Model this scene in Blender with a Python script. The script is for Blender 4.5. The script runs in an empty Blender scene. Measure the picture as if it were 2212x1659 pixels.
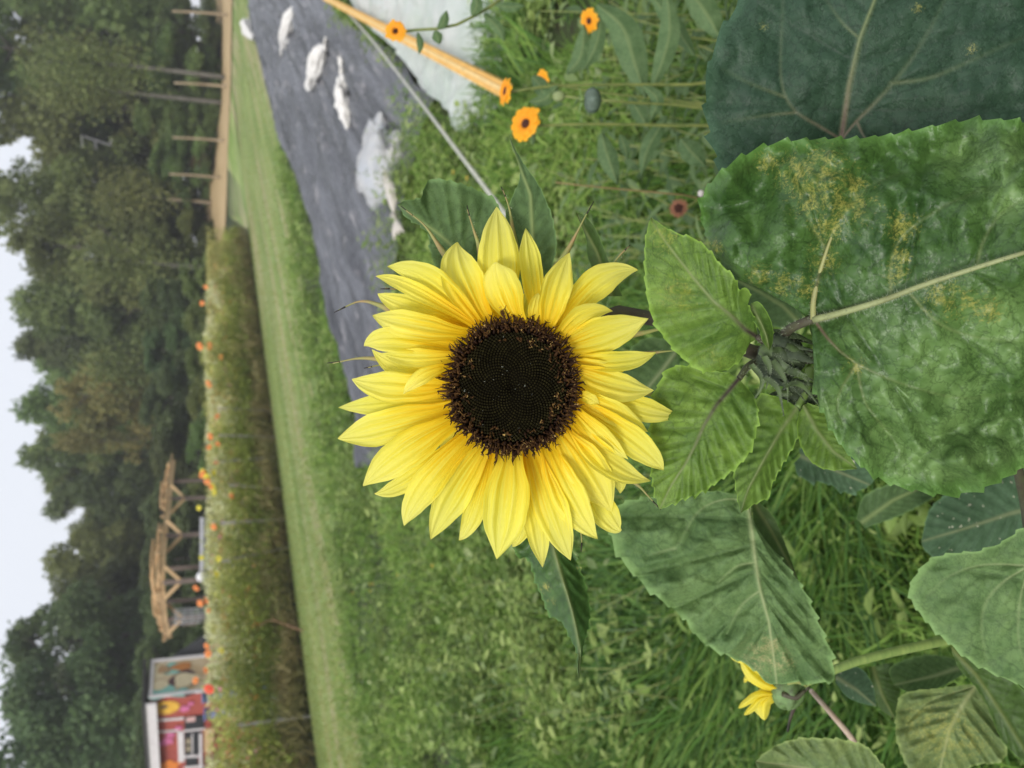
import bpy, math, random
import numpy as np
from mathutils import Vector, Matrix
R = math.radians
rng = np.random.default_rng(7)
random.seed(7)
# ------------------------------------------------------------------ camera, sky, sun, exposure
SC = bpy.context.scene
PITCH = R(20.3); FPX = 1789.0; CAMZ = 1.5            # the photograph was taken with the phone on its side: world up is image left
FWD = np.array([0, math.cos(PITCH), -math.sin(PITCH)])
UPV = np.array([0, math.sin(PITCH), math.cos(PITCH)])
XV = np.array([1.0, 0, 0])
CAM = np.array([0, 0, CAMZ])
cd = bpy.data.cameras.new('camera'); cam = bpy.data.objects.new('camera', cd); SC.collection.objects.link(cam)
cd.sensor_width = 36; cd.lens = 36*FPX/2212; cd.clip_start = 0.02; cd.clip_end = 2000
cam.matrix_world = Matrix(((-UPV[0], XV[0], -FWD[0], 0), (-UPV[1], XV[1], -FWD[1], 0), (-UPV[2], XV[2], -FWD[2], CAMZ), (0, 0, 0, 1)))
cd.dof.use_dof = True; cd.dof.focus_distance = 0.455; cd.dof.aperture_fstop = 11.0
SC.camera = cam
SUN_EL, SUN_ROT = R(38), R(205)
w = bpy.data.worlds.new('World'); SC.world = w; w.use_nodes = True
nt = w.node_tree; nt.nodes.clear()
sky = nt.nodes.new('ShaderNodeTexSky'); sky.sky_type = 'NISHITA'; sky.sun_disc = False
sky.sun_elevation = SUN_EL; sky.sun_rotation = SUN_ROT; sky.dust_density = 3; sky.air_density = 1.0
cloud = nt.nodes.new('ShaderNodeMix'); cloud.data_type = 'RGBA'; cloud.inputs[0].default_value = 0.86
cloud.inputs[7].default_value = (6.25, 6.4, 6.85, 1)           # the overcast layer
bg = nt.nodes.new('ShaderNodeBackground'); bg.inputs[1].default_value = 0.1
wo = nt.nodes.new('ShaderNodeOutputWorld')
nt.links.new(sky.outputs[0], cloud.inputs[6]); nt.links.new(cloud.outputs[2], bg.inputs[0]); nt.links.new(bg.outputs[0], wo.inputs[0])
sd = bpy.data.lights.new('sun', 'SUN'); sd.energy = 1.5; sd.angle = R(18); sd.color = (1, .97, .91)
so = bpy.data.objects.new('sun', sd); SC.collection.objects.link(so)
sdir = Vector((math.cos(SUN_EL)*math.sin(SUN_ROT), math.cos(SUN_EL)*math.cos(SUN_ROT), math.sin(SUN_EL)))
so.rotation_euler = sdir.to_track_quat('Z', 'Y').to_euler()
vs = SC.view_settings; vs.view_transform = 'Standard'; vs.look = 'None'; vs.exposure = 0.68; vs.gamma = 1; vs.use_curve_mapping = False
SC.cycles.max_bounces = 6; SC.cycles.transparent_max_bounces = 6
try: SC.cycles.use_denoising = True
except Exception: pass

# ------------------------------------------------------------------ helpers
def ray(px, py):
    px = np.asarray(px, float); py = np.asarray(py, float)
    return FWD + (-UPV)*((px-1106)/FPX)[..., None] + XV*((829.5-py)/FPX)[..., None]
def P(px, py, d): return CAM + ray(px, py)*np.asarray(d, float)[..., None]
def G(px, py, z=0.0):
    r = ray(px, py); t = (z-CAMZ)/r[..., 2]
    return CAM + r*t[..., None]
def V(a): return Vector([float(q) for q in a])
def gz(x, y):                                             # terrain height
    x = np.asarray(x, float); y = np.asarray(y, float)
    z = np.clip(y-44, 0, 60)*0.036
    z = z + 1.25*np.exp(-(((x-11.5)/4.5)**2+((y-60)/8)**2))
    return z
def crom(pts, n, power=1.0):
    p = np.array(pts, float)
    if len(p) == 2: dens = np.linspace(p[0], p[1], 40)
    else:
        q = np.vstack([2*p[0]-p[1], p, 2*p[-1]-p[-2]]); out = []
        for i in range(1, len(q)-2):
            t = np.linspace(0, 1, 14, endpoint=False)[:, None]
            a, b, c, d = q[i-1], q[i], q[i+1], q[i+2]
            out.append(.5*((2*b)+(c-a)*t+(2*a-5*b+4*c-d)*t*t+(3*b-a-3*c+d)*t**3))
        dens = np.vstack(out+[q[-2][None]])
    L = np.r_[0, np.cumsum(np.linalg.norm(np.diff(dens[:, :2], axis=0) if dens.shape[1] == 3 and abs(dens[:, 0]).max() > 30 else np.diff(dens, axis=0), axis=1))]
    s = np.linspace(0, 1, n)**power*L[-1]
    return np.stack([np.interp(s, L, dens[:, k]) for k in range(dens.shape[1])], 1)
def hash2(ix, iy, k):
    h = (ix.astype(np.int64)*374761393+iy.astype(np.int64)*668265263+k*2147483647) & 0xffffffff
    h = ((h ^ (h >> 13))*1274126177) & 0xffffffff
    return ((h ^ (h >> 16)) & 0xffff)/65535.0
def vnoise(x, y, k=0):
    ix = np.floor(x); iy = np.floor(y); fx = x-ix; fy = y-iy
    fx = fx*fx*(3-2*fx); fy = fy*fy*(3-2*fy)
    a = hash2(ix, iy, k); b = hash2(ix+1, iy, k); c = hash2(ix, iy+1, k); d = hash2(ix+1, iy+1, k)
    return (a+(b-a)*fx)*(1-fy)+(c+(d-c)*fx)*fy-.5
def fbm(x, y, k=0, o=4):
    s = 0; a = 1
    for i in range(o): s = s+a*vnoise(x*2**i+i*17.3, y*2**i-i*9.1, k+i); a *= .5
    return s
def worley(x, y, k=0):
    ix = np.floor(x); iy = np.floor(y); f1 = np.full(x.shape, 9.); f2 = np.full(x.shape, 9.)
    for dx in (-1, 0, 1):
        for dy in (-1, 0, 1):
            jx = ix+dx; jy = iy+dy
            d = np.hypot(jx+hash2(jx, jy, k)-x, jy+hash2(jx, jy, k+5)-y)
            f2 = np.where(d < f1, f1, np.minimum(f2, d)); f1 = np.minimum(f1, d)
    return f1, f2
def segdist(x, y, poly):
    best = np.full(x.shape, 1e9); tt = np.zeros(x.shape); p = np.array(poly)[:, :2]; n = len(p)-1
    for i in range(n):
        a, b = p[i], p[i+1]; ab = b-a; L = (ab**2).sum()+1e-9
        t = np.clip(((x-a[0])*ab[0]+(y-a[1])*ab[1])/L, 0, 1)
        d = np.hypot(x-a[0]-t*ab[0], y-a[1]-t*ab[1]); m = d < best
        best = np.where(m, d, best); tt = np.where(m, (i+t)/n, tt)
    return best, tt

class MB:
    def __init__(s): s.v = []; s.q = []; s.n = 0; s.at = {}; s.mi = []
    def add(s, verts, faces, mat=0, **at):
        verts = np.asarray(verts, float).reshape(-1, 3)
        for f in faces: s.q.append(tuple(int(i)+s.n for i in f)); s.mi.append(mat)
        for k in set(list(at)+list(s.at)):
            if k not in s.at: s.at[k] = [np.zeros(s.n)] if s.n else []
            a = at.get(k, 0.0); s.at[k].append(np.broadcast_to(np.asarray(a, float).ravel(), (len(verts),)) if np.size(a) in (1, len(verts)) else np.zeros(len(verts)))
        s.v.append(verts); s.n += len(verts); return s
    def grid(s, Pts, closed=False, mat=0, **at):               # Pts (nu, nv, 3)
        nu, nv = Pts.shape[:2]; f = []
        for i in range(nu-1):
            for j in range(nv-1 if not closed else nv):
                k = (j+1) % nv
                f.append((i*nv+j, (i+1)*nv+j, (i+1)*nv+k, i*nv+k))
        return s.add(Pts.reshape(-1, 3), f, mat, **at)
    def tube(s, pts, rad, n=8, mat=0, **at):
        pts = np.array([np.array(p, float) for p in pts]); m = len(pts)
        rad = np.interp(np.linspace(0, 1, m), np.linspace(0, 1, len(rad)), rad) if np.ndim(rad) else np.full(m, rad)
        T = np.gradient(pts, axis=0); T /= np.linalg.norm(T, axis=1)[:, None]+1e-12
        up = np.array([0, 0, 1.]) if abs(T[0][2]) < .9 else np.array([1., 0, 0]); rows = []
        for i in range(m):
            a = np.cross(T[i], up); a /= np.linalg.norm(a)+1e-12; b = np.cross(a, T[i]); up = b
            th = np.linspace(0, 2*math.pi, n, endpoint=False)
            rows.append(pts[i]+rad[i]*(np.cos(th)[:, None]*a+np.sin(th)[:, None]*b))
        g = np.array(rows); b0 = s.n; s.grid(g, True, mat, **at)
        s.q.append(tuple(b0+j for j in range(n))); s.mi.append(mat); s.q.append(tuple(b0+(m-1)*n+j for j in range(n))[::-1]); s.mi.append(mat)
        return s
    def box(s, c, sx, sy, sz, M=None, mat=0, bev=0):
        h = np.array([[i, j, k] for i in (-.5, .5) for j in (-.5, .5) for k in (-.5, .5)])*[sx, sy, sz]
        if M is not None: h = h @ np.array(M).T
        return s.add(h+np.asarray(c, float), [(0, 1, 3, 2), (4, 6, 7, 5), (0, 4, 5, 1), (2, 3, 7, 6), (0, 2, 6, 4), (1, 5, 7, 3)], mat)
    def beam(s, a, b, wd, th, up=(0, 0, 1), mat=0):
        a = np.asarray(a, float); b = np.asarray(b, float); t = b-a; L = np.linalg.norm(t); t /= L
        up = np.asarray(up, float); sd_ = np.cross(t, up); sd_ /= np.linalg.norm(sd_)+1e-9; u = np.cross(sd_, t)
        return s.box((a+b)/2, L, wd, th, np.stack([t, sd_, u], 1), mat)
    def build(s, name, mats, parent=None, smooth=True, label=None, cat=None, group=None, kind=None):
        me = bpy.data.meshes.new(name)
        V_ = np.vstack(s.v) if s.v else np.zeros((0, 3)); off = np.zeros(3)
        me.from_pydata(V_.tolist(), [], s.q)
        return finish(me, name, mats, parent, smooth, s.at, s.mi, label, cat, group, kind)
def finish(me, name, mats, parent=None, smooth=True, at=None, mi=None, label=None, cat=None, group=None, kind=None):
    if not isinstance(mats, (list, tuple)): mats = [mats]
    for m in mats: me.materials.append(m)
    if mi is not None and len(mats) > 1: me.polygons.foreach_set('material_index', np.array(mi, np.int32))
    me.polygons.foreach_set('use_smooth', [smooth]*len(me.polygons))
    for k, a in (at or {}).items():
        arr = np.concatenate(a) if isinstance(a, list) else a
        me.attributes.new(k, 'FLOAT', 'POINT').data.foreach_set('value', np.ascontiguousarray(arr, np.float32))
    me.update()
    o = bpy.data.objects.new(name, me); SC.collection.objects.link(o)
    if parent is not None:
        o.parent = parent
        # geometry is in world space; undo the parents' offset
        loc = Vector((0, 0, 0)); p = parent
        while p is not None: loc += p.location; p = p.parent
        o.location = -loc
    tag(o, label, cat, group, kind); return o
def tag(o, label=None, cat=None, group=None, kind=None):
    for k, v in (('label', label), ('category', cat), ('group', group), ('kind', kind)):
        if v: o[k] = v
    return o
def thing(name, label, cat, loc=(0, 0, 0), group=None):
    o = bpy.data.objects.new(name, None); SC.collection.objects.link(o); o.location = V(loc); o.empty_display_size = .1
    return tag(o, label, cat, group)
def copy_tree(o, parent=None):
    c = o.copy(); SC.collection.objects.link(c); c.parent = parent
    for ch in list(o.children): copy_tree(ch, c)
    return c
def bulk(name, verts, nper, faces_per, mats, at=None, **kw):   # many equal little shapes as one mesh, built fast
    n = len(verts)//nper; fp = np.array(faces_per); k, fs = fp.shape
    idx = (np.arange(n)[:, None, None]*nper+fp[None]).reshape(-1)
    me = bpy.data.meshes.new(name); me.vertices.add(len(verts)); me.vertices.foreach_set('co', np.ascontiguousarray(verts, np.float32).ravel())
    me.loops.add(len(idx)); me.loops.foreach_set('vertex_index', idx.astype(np.int32))
    me.polygons.add(n*k); me.polygons.foreach_set('loop_start', (np.arange(n*k)*fs).astype(np.int32))
    try: me.polygons.foreach_set('loop_total', np.full(n*k, fs, np.int32))
    except Exception: pass
    me.validate()
    return finish(me, name, mats, at=at, **kw)
def unit(a): return a/(np.linalg.norm(a, axis=-1, keepdims=True)+1e-9)
def leaf_quads(c, ax, nr, L, Wd, bend=0.0):                    # 5-vert leaf: base, two shoulders, tip, folded along the axis
    sdv = unit(np.cross(ax, nr)); L = L[:, None]; Wd = Wd[:, None]
    v = np.stack([c, c+ax*L*.45+sdv*Wd*.5+nr*L*.05, c+ax*L-nr*L*bend, c+ax*L*.45-sdv*Wd*.5+nr*L*.05], 1)
    return v.reshape(-1, 3)
def blades(c, ax, bendv, L, Wd):                               # 7-vert curved grass blade
    sdv = unit(np.cross(ax, bendv)+1e-6); out = []
    for t, ww in ((0, 1), (.4, .9), (.75, .6)):
        p = c+ax*(L*t)[:, None]+bendv*(L*t*t*.6)[:, None]
        out += [p-sdv*(Wd*ww*.5)[:, None], p+sdv*(Wd*ww*.5)[:, None]]
    out.append(c+ax*(L*.95)[:, None]+bendv*(L*.62)[:, None])
    out.append(out[-1]+sdv*(Wd*.02)[:, None])
    return np.stack(out, 1).reshape(-1, 3)
def lance(c, ax, nr, L, Wd):                                   # 12-vert arched, pointed leaf with a fold along its midrib
    sdv = unit(np.cross(ax, nr)); up = np.cross(sdv, ax); out = []
    for t, ww in ((0, .12), (.3, .9), (.62, .85), (1, .02)):
        p = c+ax*(L*t)[:, None]-up*(L*t*t*.35)[:, None]; s = sdv*(Wd*ww*.5)[:, None]; l = up*(Wd*ww*.14)[:, None]
        out += [p-s+l, p-l, p+s+l]
    return np.stack(out, 1).reshape(-1, 3)
LN_F = [(i*3+j, i*3+j+1, i*3+j+4, i*3+j+3) for i in range(3) for j in range(2)]
BL_F = [(0, 1, 3, 2), (2, 3, 5, 4), (4, 5, 7, 6)]
def rdir(n, zmin=-1):
    v = rng.normal(size=(n, 3)); v = unit(v)
    v[:, 2] = np.where(v[:, 2] < zmin, -v[:, 2], v[:, 2]); return v

# ------------------------------------------------------------------ materials
def new_mat(name):
    m = bpy.data.materials.new(name); m.use_nodes = True; t = m.node_tree
    b = t.nodes['Principled BSDF']; b.inputs['Roughness'].default_value = .6
    return m, t, b
def N(t, kind, **kw):
    n = t.nodes.new(kind)
    for k, v in kw.items(): setattr(n, k, v)
    return n
def mixc(t, fac, a, b, mode='MIX'):
    n = N(t, 'ShaderNodeMix', data_type='RGBA', blend_type=mode)
    for i, x in ((0, fac), (6, a), (7, b)):
        if isinstance(x, bpy.types.NodeSocket): t.links.new(x, n.inputs[i])
        else: n.inputs[i].default_value = x if i == 0 else (*x, 1)
    return n.outputs[2]
def ramp(t, src, a, b, lo=0., hi=1.):
    n = N(t, 'ShaderNodeMapRange'); n.inputs[1].default_value = a; n.inputs[2].default_value = b; n.inputs[3].default_value = lo; n.inputs[4].default_value = hi
    t.links.new(src, n.inputs[0]); return n.outputs[0]
def math_(t, op, a, b=0.):
    n = N(t, 'ShaderNodeMath', operation=op)
    for i, x in ((0, a), (1, b)):
        if isinstance(x, bpy.types.NodeSocket): t.links.new(x, n.inputs[i])
        else: n.inputs[i].default_value = x
    return n.outputs[0]
def noise(t, scale, detail=4, vec=None, rough=.6, stretch=None, kind='ShaderNodeTexNoise'):
    n = N(t, kind); n.inputs['Scale'].default_value = scale
    if kind == 'ShaderNodeTexNoise': n.inputs['Detail'].default_value = detail; n.inputs['Roughness'].default_value = rough
    if vec is None: vec = N(t, 'ShaderNodeTexCoord').outputs['Object']
    if stretch is not None:
        mp = N(t, 'ShaderNodeMapping'); mp.inputs['Scale'].default_value = stretch[:3]
        if len(stretch) > 3: mp.vector_type = 'TEXTURE'; mp.inputs['Scale'].default_value = [1/q for q in stretch[:3]]; mp.inputs['Rotation'].default_value = (0, 0, stretch[3])
        t.links.new(vec, mp.inputs[0]); vec = mp.outputs[0]
    t.links.new(vec, n.inputs['Vector']); return n.outputs[0]
def attr(t, name): n = N(t, 'ShaderNodeAttribute'); n.attribute_name = name; return n.outputs['Fac']
def bump(t, b, h, strength, dist):
    n = N(t, 'ShaderNodeBump'); n.inputs['Strength'].default_value = strength; n.inputs['Distance'].default_value = dist
    t.links.new(h, n.inputs['Height']); t.links.new(n.outputs[0], b.inputs['Normal']); return n.outputs[0]
def translucent(m, t, b, col, fac):
    tr = N(t, 'ShaderNodeBsdfTranslucent'); t.links.new(col, tr.inputs[0]); mx = N(t, 'ShaderNodeMixShader'); mx.inputs[0].default_value = fac
    o = t.nodes['Material Output']; t.links.new(b.outputs[0], mx.inputs[1]); t.links.new(tr.outputs[0], mx.inputs[2]); t.links.new(mx.outputs[0], o.inputs[0])
def simple(name, col, rough=.6, col2=None, scale=20, bumpd=0., metal=0., spec=None, stretch=None):
    m, t, b = new_mat(name); b.inputs['Roughness'].default_value = rough; b.inputs['Metallic'].default_value = metal
    c2 = col2 or tuple(x*.72 for x in col); nz = noise(t, scale, 5, stretch=stretch)
    t.links.new(mixc(t, ramp(t, nz, .35, .68), col, c2), b.inputs['Base Color'])
    if spec is not None: b.inputs['Specular IOR Level'].default_value = spec
    if bumpd: bump(t, b, nz, .6, bumpd)
    return m
def veg(name, cols, trans=.25, rough=.55, spec=.3, obj_rand=0.0, scale=.4, patch=None):  # cols: dark, mid, light, picked per leaf by 'rnd'
    m, t, b = new_mat(name); b.inputs['Roughness'].default_value = rough; b.inputs['Specular IOR Level'].default_value = spec
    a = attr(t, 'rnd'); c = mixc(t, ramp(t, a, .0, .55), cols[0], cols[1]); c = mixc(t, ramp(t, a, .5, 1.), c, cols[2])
    nz = noise(t, scale, 3)
    c = mixc(t, ramp(t, nz, .35, .65, 0, .55), c, patch or tuple(x*.6 for x in cols[1]))
    if obj_rand:
        oi = N(t, 'ShaderNodeObjectInfo'); hs = N(t, 'ShaderNodeHueSaturation')
        t.links.new(ramp(t, oi.outputs['Random'], 0, 1, .5-obj_rand*.12, .5+obj_rand*.06), hs.inputs['Hue'])
        t.links.new(ramp(t, oi.outputs['Random'], 0, 1, 1-obj_rand*.35, 1+obj_rand*.35), hs.inputs['Value'])
        t.links.new(c, hs.inputs['Color']); c = hs.outputs[0]
    t.links.new(c, b.inputs['Base Color']); translucent(m, t, b, c, trans); return m
def leafmat(name, base, light, vein, mottle=(.42, .40, .09), rough=.42, spec=.45, trans=.18, mott=1.0, purple=None, spots=0.):
    m, t, b = new_mat(name); b.inputs['Specular IOR Level'].default_value = spec
    n1 = noise(t, 48, 5, rough=.55); n0 = noise(t, 14, 3); c = mixc(t, ramp(t, math_(t, 'ADD', math_(t, 'MULTIPLY', n1, .6), math_(t, 'MULTIPLY', n0, .4)), .38, .62), base, light)
    n4 = noise(t, 230, 3); c = mixc(t, ramp(t, n4, .3, .8, 0, .35), c, tuple(x*1.5 for x in light))
    t.links.new(ramp(t, n4, .3, .7, rough-.06, rough+.12), b.inputs['Roughness'])
    c = mixc(t, math_(t, 'MULTIPLY', attr(t, 'pale'), ramp(t, noise(t, 60, 4), .35, .6, .2, .85)), c, tuple(min(1, q) for q in (light[0]*2.7, light[1]*2.1, light[2]*3.2)))
    c = mixc(t, ramp(t, attr(t, 'net'), 0, 1, 0, .6), c, tuple(x*.55 for x in base))
    vo = N(t, 'ShaderNodeTexVoronoi', feature='DISTANCE_TO_EDGE'); vo.inputs['Scale'].default_value = 125; dv = N(t, 'ShaderNodeVectorMath', operation='ADD'); nzv = N(t, 'ShaderNodeTexNoise'); nzv.inputs['Scale'].default_value = 60; scv = N(t, 'ShaderNodeVectorMath', operation='SCALE'); scv.inputs['Scale'].default_value = .008
    t.links.new(N(t, 'ShaderNodeTexCoord').outputs['Object'], dv.inputs[0]); t.links.new(nzv.outputs['Color'], scv.inputs[0]); t.links.new(scv.outputs[0], dv.inputs[1]); t.links.new(dv.outputs[0], vo.inputs['Vector'])
    c = mixc(t, ramp(t, vo.outputs['Distance'], 0, .075, .42, 0), c, tuple(x*.5 for x in base))
    c = mixc(t, ramp(t, attr(t, 'edge'), 0, 1, 0, .55), c, tuple(min(1, x*2.2) for x in light))
    c = mixc(t, attr(t, 'vein'), c, vein)
    if purple: c = mixc(t, attr(t, 'purple'), c, purple)
    if mott:
        n2 = noise(t, 620, 4, rough=.75); n3 = noise(t, 150, 4)
        f = math_(t, 'MULTIPLY', ramp(t, math_(t, 'ADD', math_(t, 'MULTIPLY', attr(t, 'mottle'), .20), math_(t, 'MULTIPLY', n2, .75)), .47, .63), ramp(t, attr(t, 'mottle'), .03, .2))
        f = math_(t, 'MULTIPLY', f, ramp(t, n3, .40, .55, .05, 1)); c = mixc(t, math_(t, 'MULTIPLY', f, mott*.75), c, mottle)
    if spots:
        n5 = noise(t, 160, 2); c = mixc(t, ramp(t, n5, .68, .72, 0, spots), c, (.7, .66, .5))
    t.links.new(c, b.inputs['Base Color']); bump(t, b, math_(t, 'ADD', math_(t, 'MULTIPLY', noise(t, 600, 4), .35), ramp(t, vo.outputs['Distance'], 0, .22)), .32, .0008)
    translucent(m, t, b, c, trans); return m
M = {}
M['leaf_big'] = leafmat('leaf_green', (.026, .074, .015), (.074, .156, .032), (.18, .23, .08), rough=.42, spec=.5, purple=(.12, .05, .05))
M['leaf_young'] = leafmat('leaf_young', (.065, .145, .020), (.19, .31, .05), (.22, .28, .10), purple=(.05, .03, .03), mottle=(.45, .45, .08), mott=.6, trans=.28, rough=.5)
M['leaf_blue'] = leafmat('leaf_blue', (.024, .055, .032), (.036, .075, .042), (.16, .20, .09), rough=.55, spec=.3, trans=.1, purple=(.2, .14, .12), mottle=(.42, .4, .12), mott=.7)  # own bluish green; base colour also carries the shade this leaf hangs in
M['leaf_grey'] = leafmat('leaf_grey', (.075, .145, .048), (.15, .24, .085), (.30, .36, .17), rough=.6, spec=.25, trans=.15, mottle=(.5, .42, .2), mott=.8)
M['leaf_back'] = leafmat('leaf_back', (.07, .13, .045), (.12, .2, .075), (.24, .31, .12), rough=.6, spec=.25, trans=.2, mott=.8, mottle=(.4, .3, .1))
M['leaf_olive'] = leafmat('leaf_olive', (.05, .10, .018), (.075, .14, .03), (.16, .2, .06), trans=.2, mott=.3)
M['leaf_yellowing'] = leafmat('leaf_yellowing', (.10, .17, .06), (.19, .25, .08), (.32, .36, .16), rough=.6, mottle=(.42, .42, .11), trans=.2, purple=(.45, .33, .24))
M['leaf_spotted'] = leafmat('leaf_spotted', (.06, .115, .055), (.085, .155, .08), (.2, .24, .12), rough=.6, spec=.25, trans=.12, spots=.8)
# petals
m, t, b = new_mat('petal_yellow'); M['petal'] = m; b.inputs['Roughness'].default_value = .5; b.inputs['Specular IOR Level'].default_value = .3
cx = N(t, 'ShaderNodeCombineXYZ'); t.links.new(math_(t, 'MULTIPLY', attr(t, 'ps'), 9.), cx.inputs[0]); t.links.new(math_(t, 'MULTIPLY', attr(t, 'pt'), 1.2), cx.inputs[1]); t.links.new(attr(t, 'rnd'), cx.inputs[2])
stv = N(t, 'ShaderNodeVectorMath', operation='MULTIPLY'); stv.inputs[1].default_value = (1, 1, 40); t.links.new(cx.outputs[0], stv.inputs[0])
st = noise(t, 1.6, 4, vec=stv.outputs[0], rough=.65)
tt = math_(t, 'ADD', attr(t, 'pt'), math_(t, 'MULTIPLY', math_(t, 'SUBTRACT', st, .5), 1.1))
c = mixc(t, ramp(t, tt, .0, .45), (.97, .62, .010), (.98, .86, .06)); c = mixc(t, ramp(t, tt, .25, .85), c, (.98, .93, .22))
c = mixc(t, ramp(t, attr(t, 'rnd'), .7, 1, 0, .25), c, (.78, .80, .09))
c = mixc(t, ramp(t, st, .58, .74, 0, .32), c, (.84, .58, .01))
t.links.new(c, b.inputs['Base Color']); bump(t, b, st, .5, .0012); translucent(m, t, b, c, .42)
M['bract'] = simple('bract_green', (.24, .30, .08), .6, (.33, .22, .10), 90)
M['black_tip'] = simple('dried_tip', (.02, .015, .012), .7)
M['stem'] = simple('stem_green', (.20, .30, .08), .5, (.13, .22, .06), 60, .0005)
M['stem_pale'] = simple('stem_pale_green', (.27, .36, .10), .5, (.17, .26, .07), 50, .0008, stretch=(1, 1, 6))
M['stem_dark'] = simple('stem_dark_purple', (.055, .035, .03), .6, (.08, .09, .04), 60, .0005)
M['stem_yellow'] = simple('stem_yellow_green', (.25, .28, .08), .6, (.15, .2, .06), 60)
M['hair'] = simple('plant_hair', (.36, .42, .28), .7)
M['bud'] = simple('bud_dark', (.03, .045, .022), .75, (.055, .08, .035), 160, .0015)
M['budbract'] = simple('bud_bract', (.075, .12, .035), .6, (.035, .05, .025), 140, .0008)
M['disc'] = simple('disc_dark', (.004, .003, .0015), .9, (.008, .007, .003), 300, spec=.05)
M['seed'] = veg('disc_bud', [(.005, .004, .002), (.034, .028, .010), (.14, .125, .04)], 0, .8, .06, scale=120, patch=(.004, .004, .002))
M['floret'] = veg('disc_floret', [(.008, .004, .002), (.030, .011, .004), (.15, .075, .02)], .05, .7, .15, scale=100)
M['pollen'] = simple('pollen', (.55, .36, .10), .7, (.35, .2, .06), 200)
M['speck'] = simple('pale_speck', (.42, .45, .38), .5)

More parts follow.
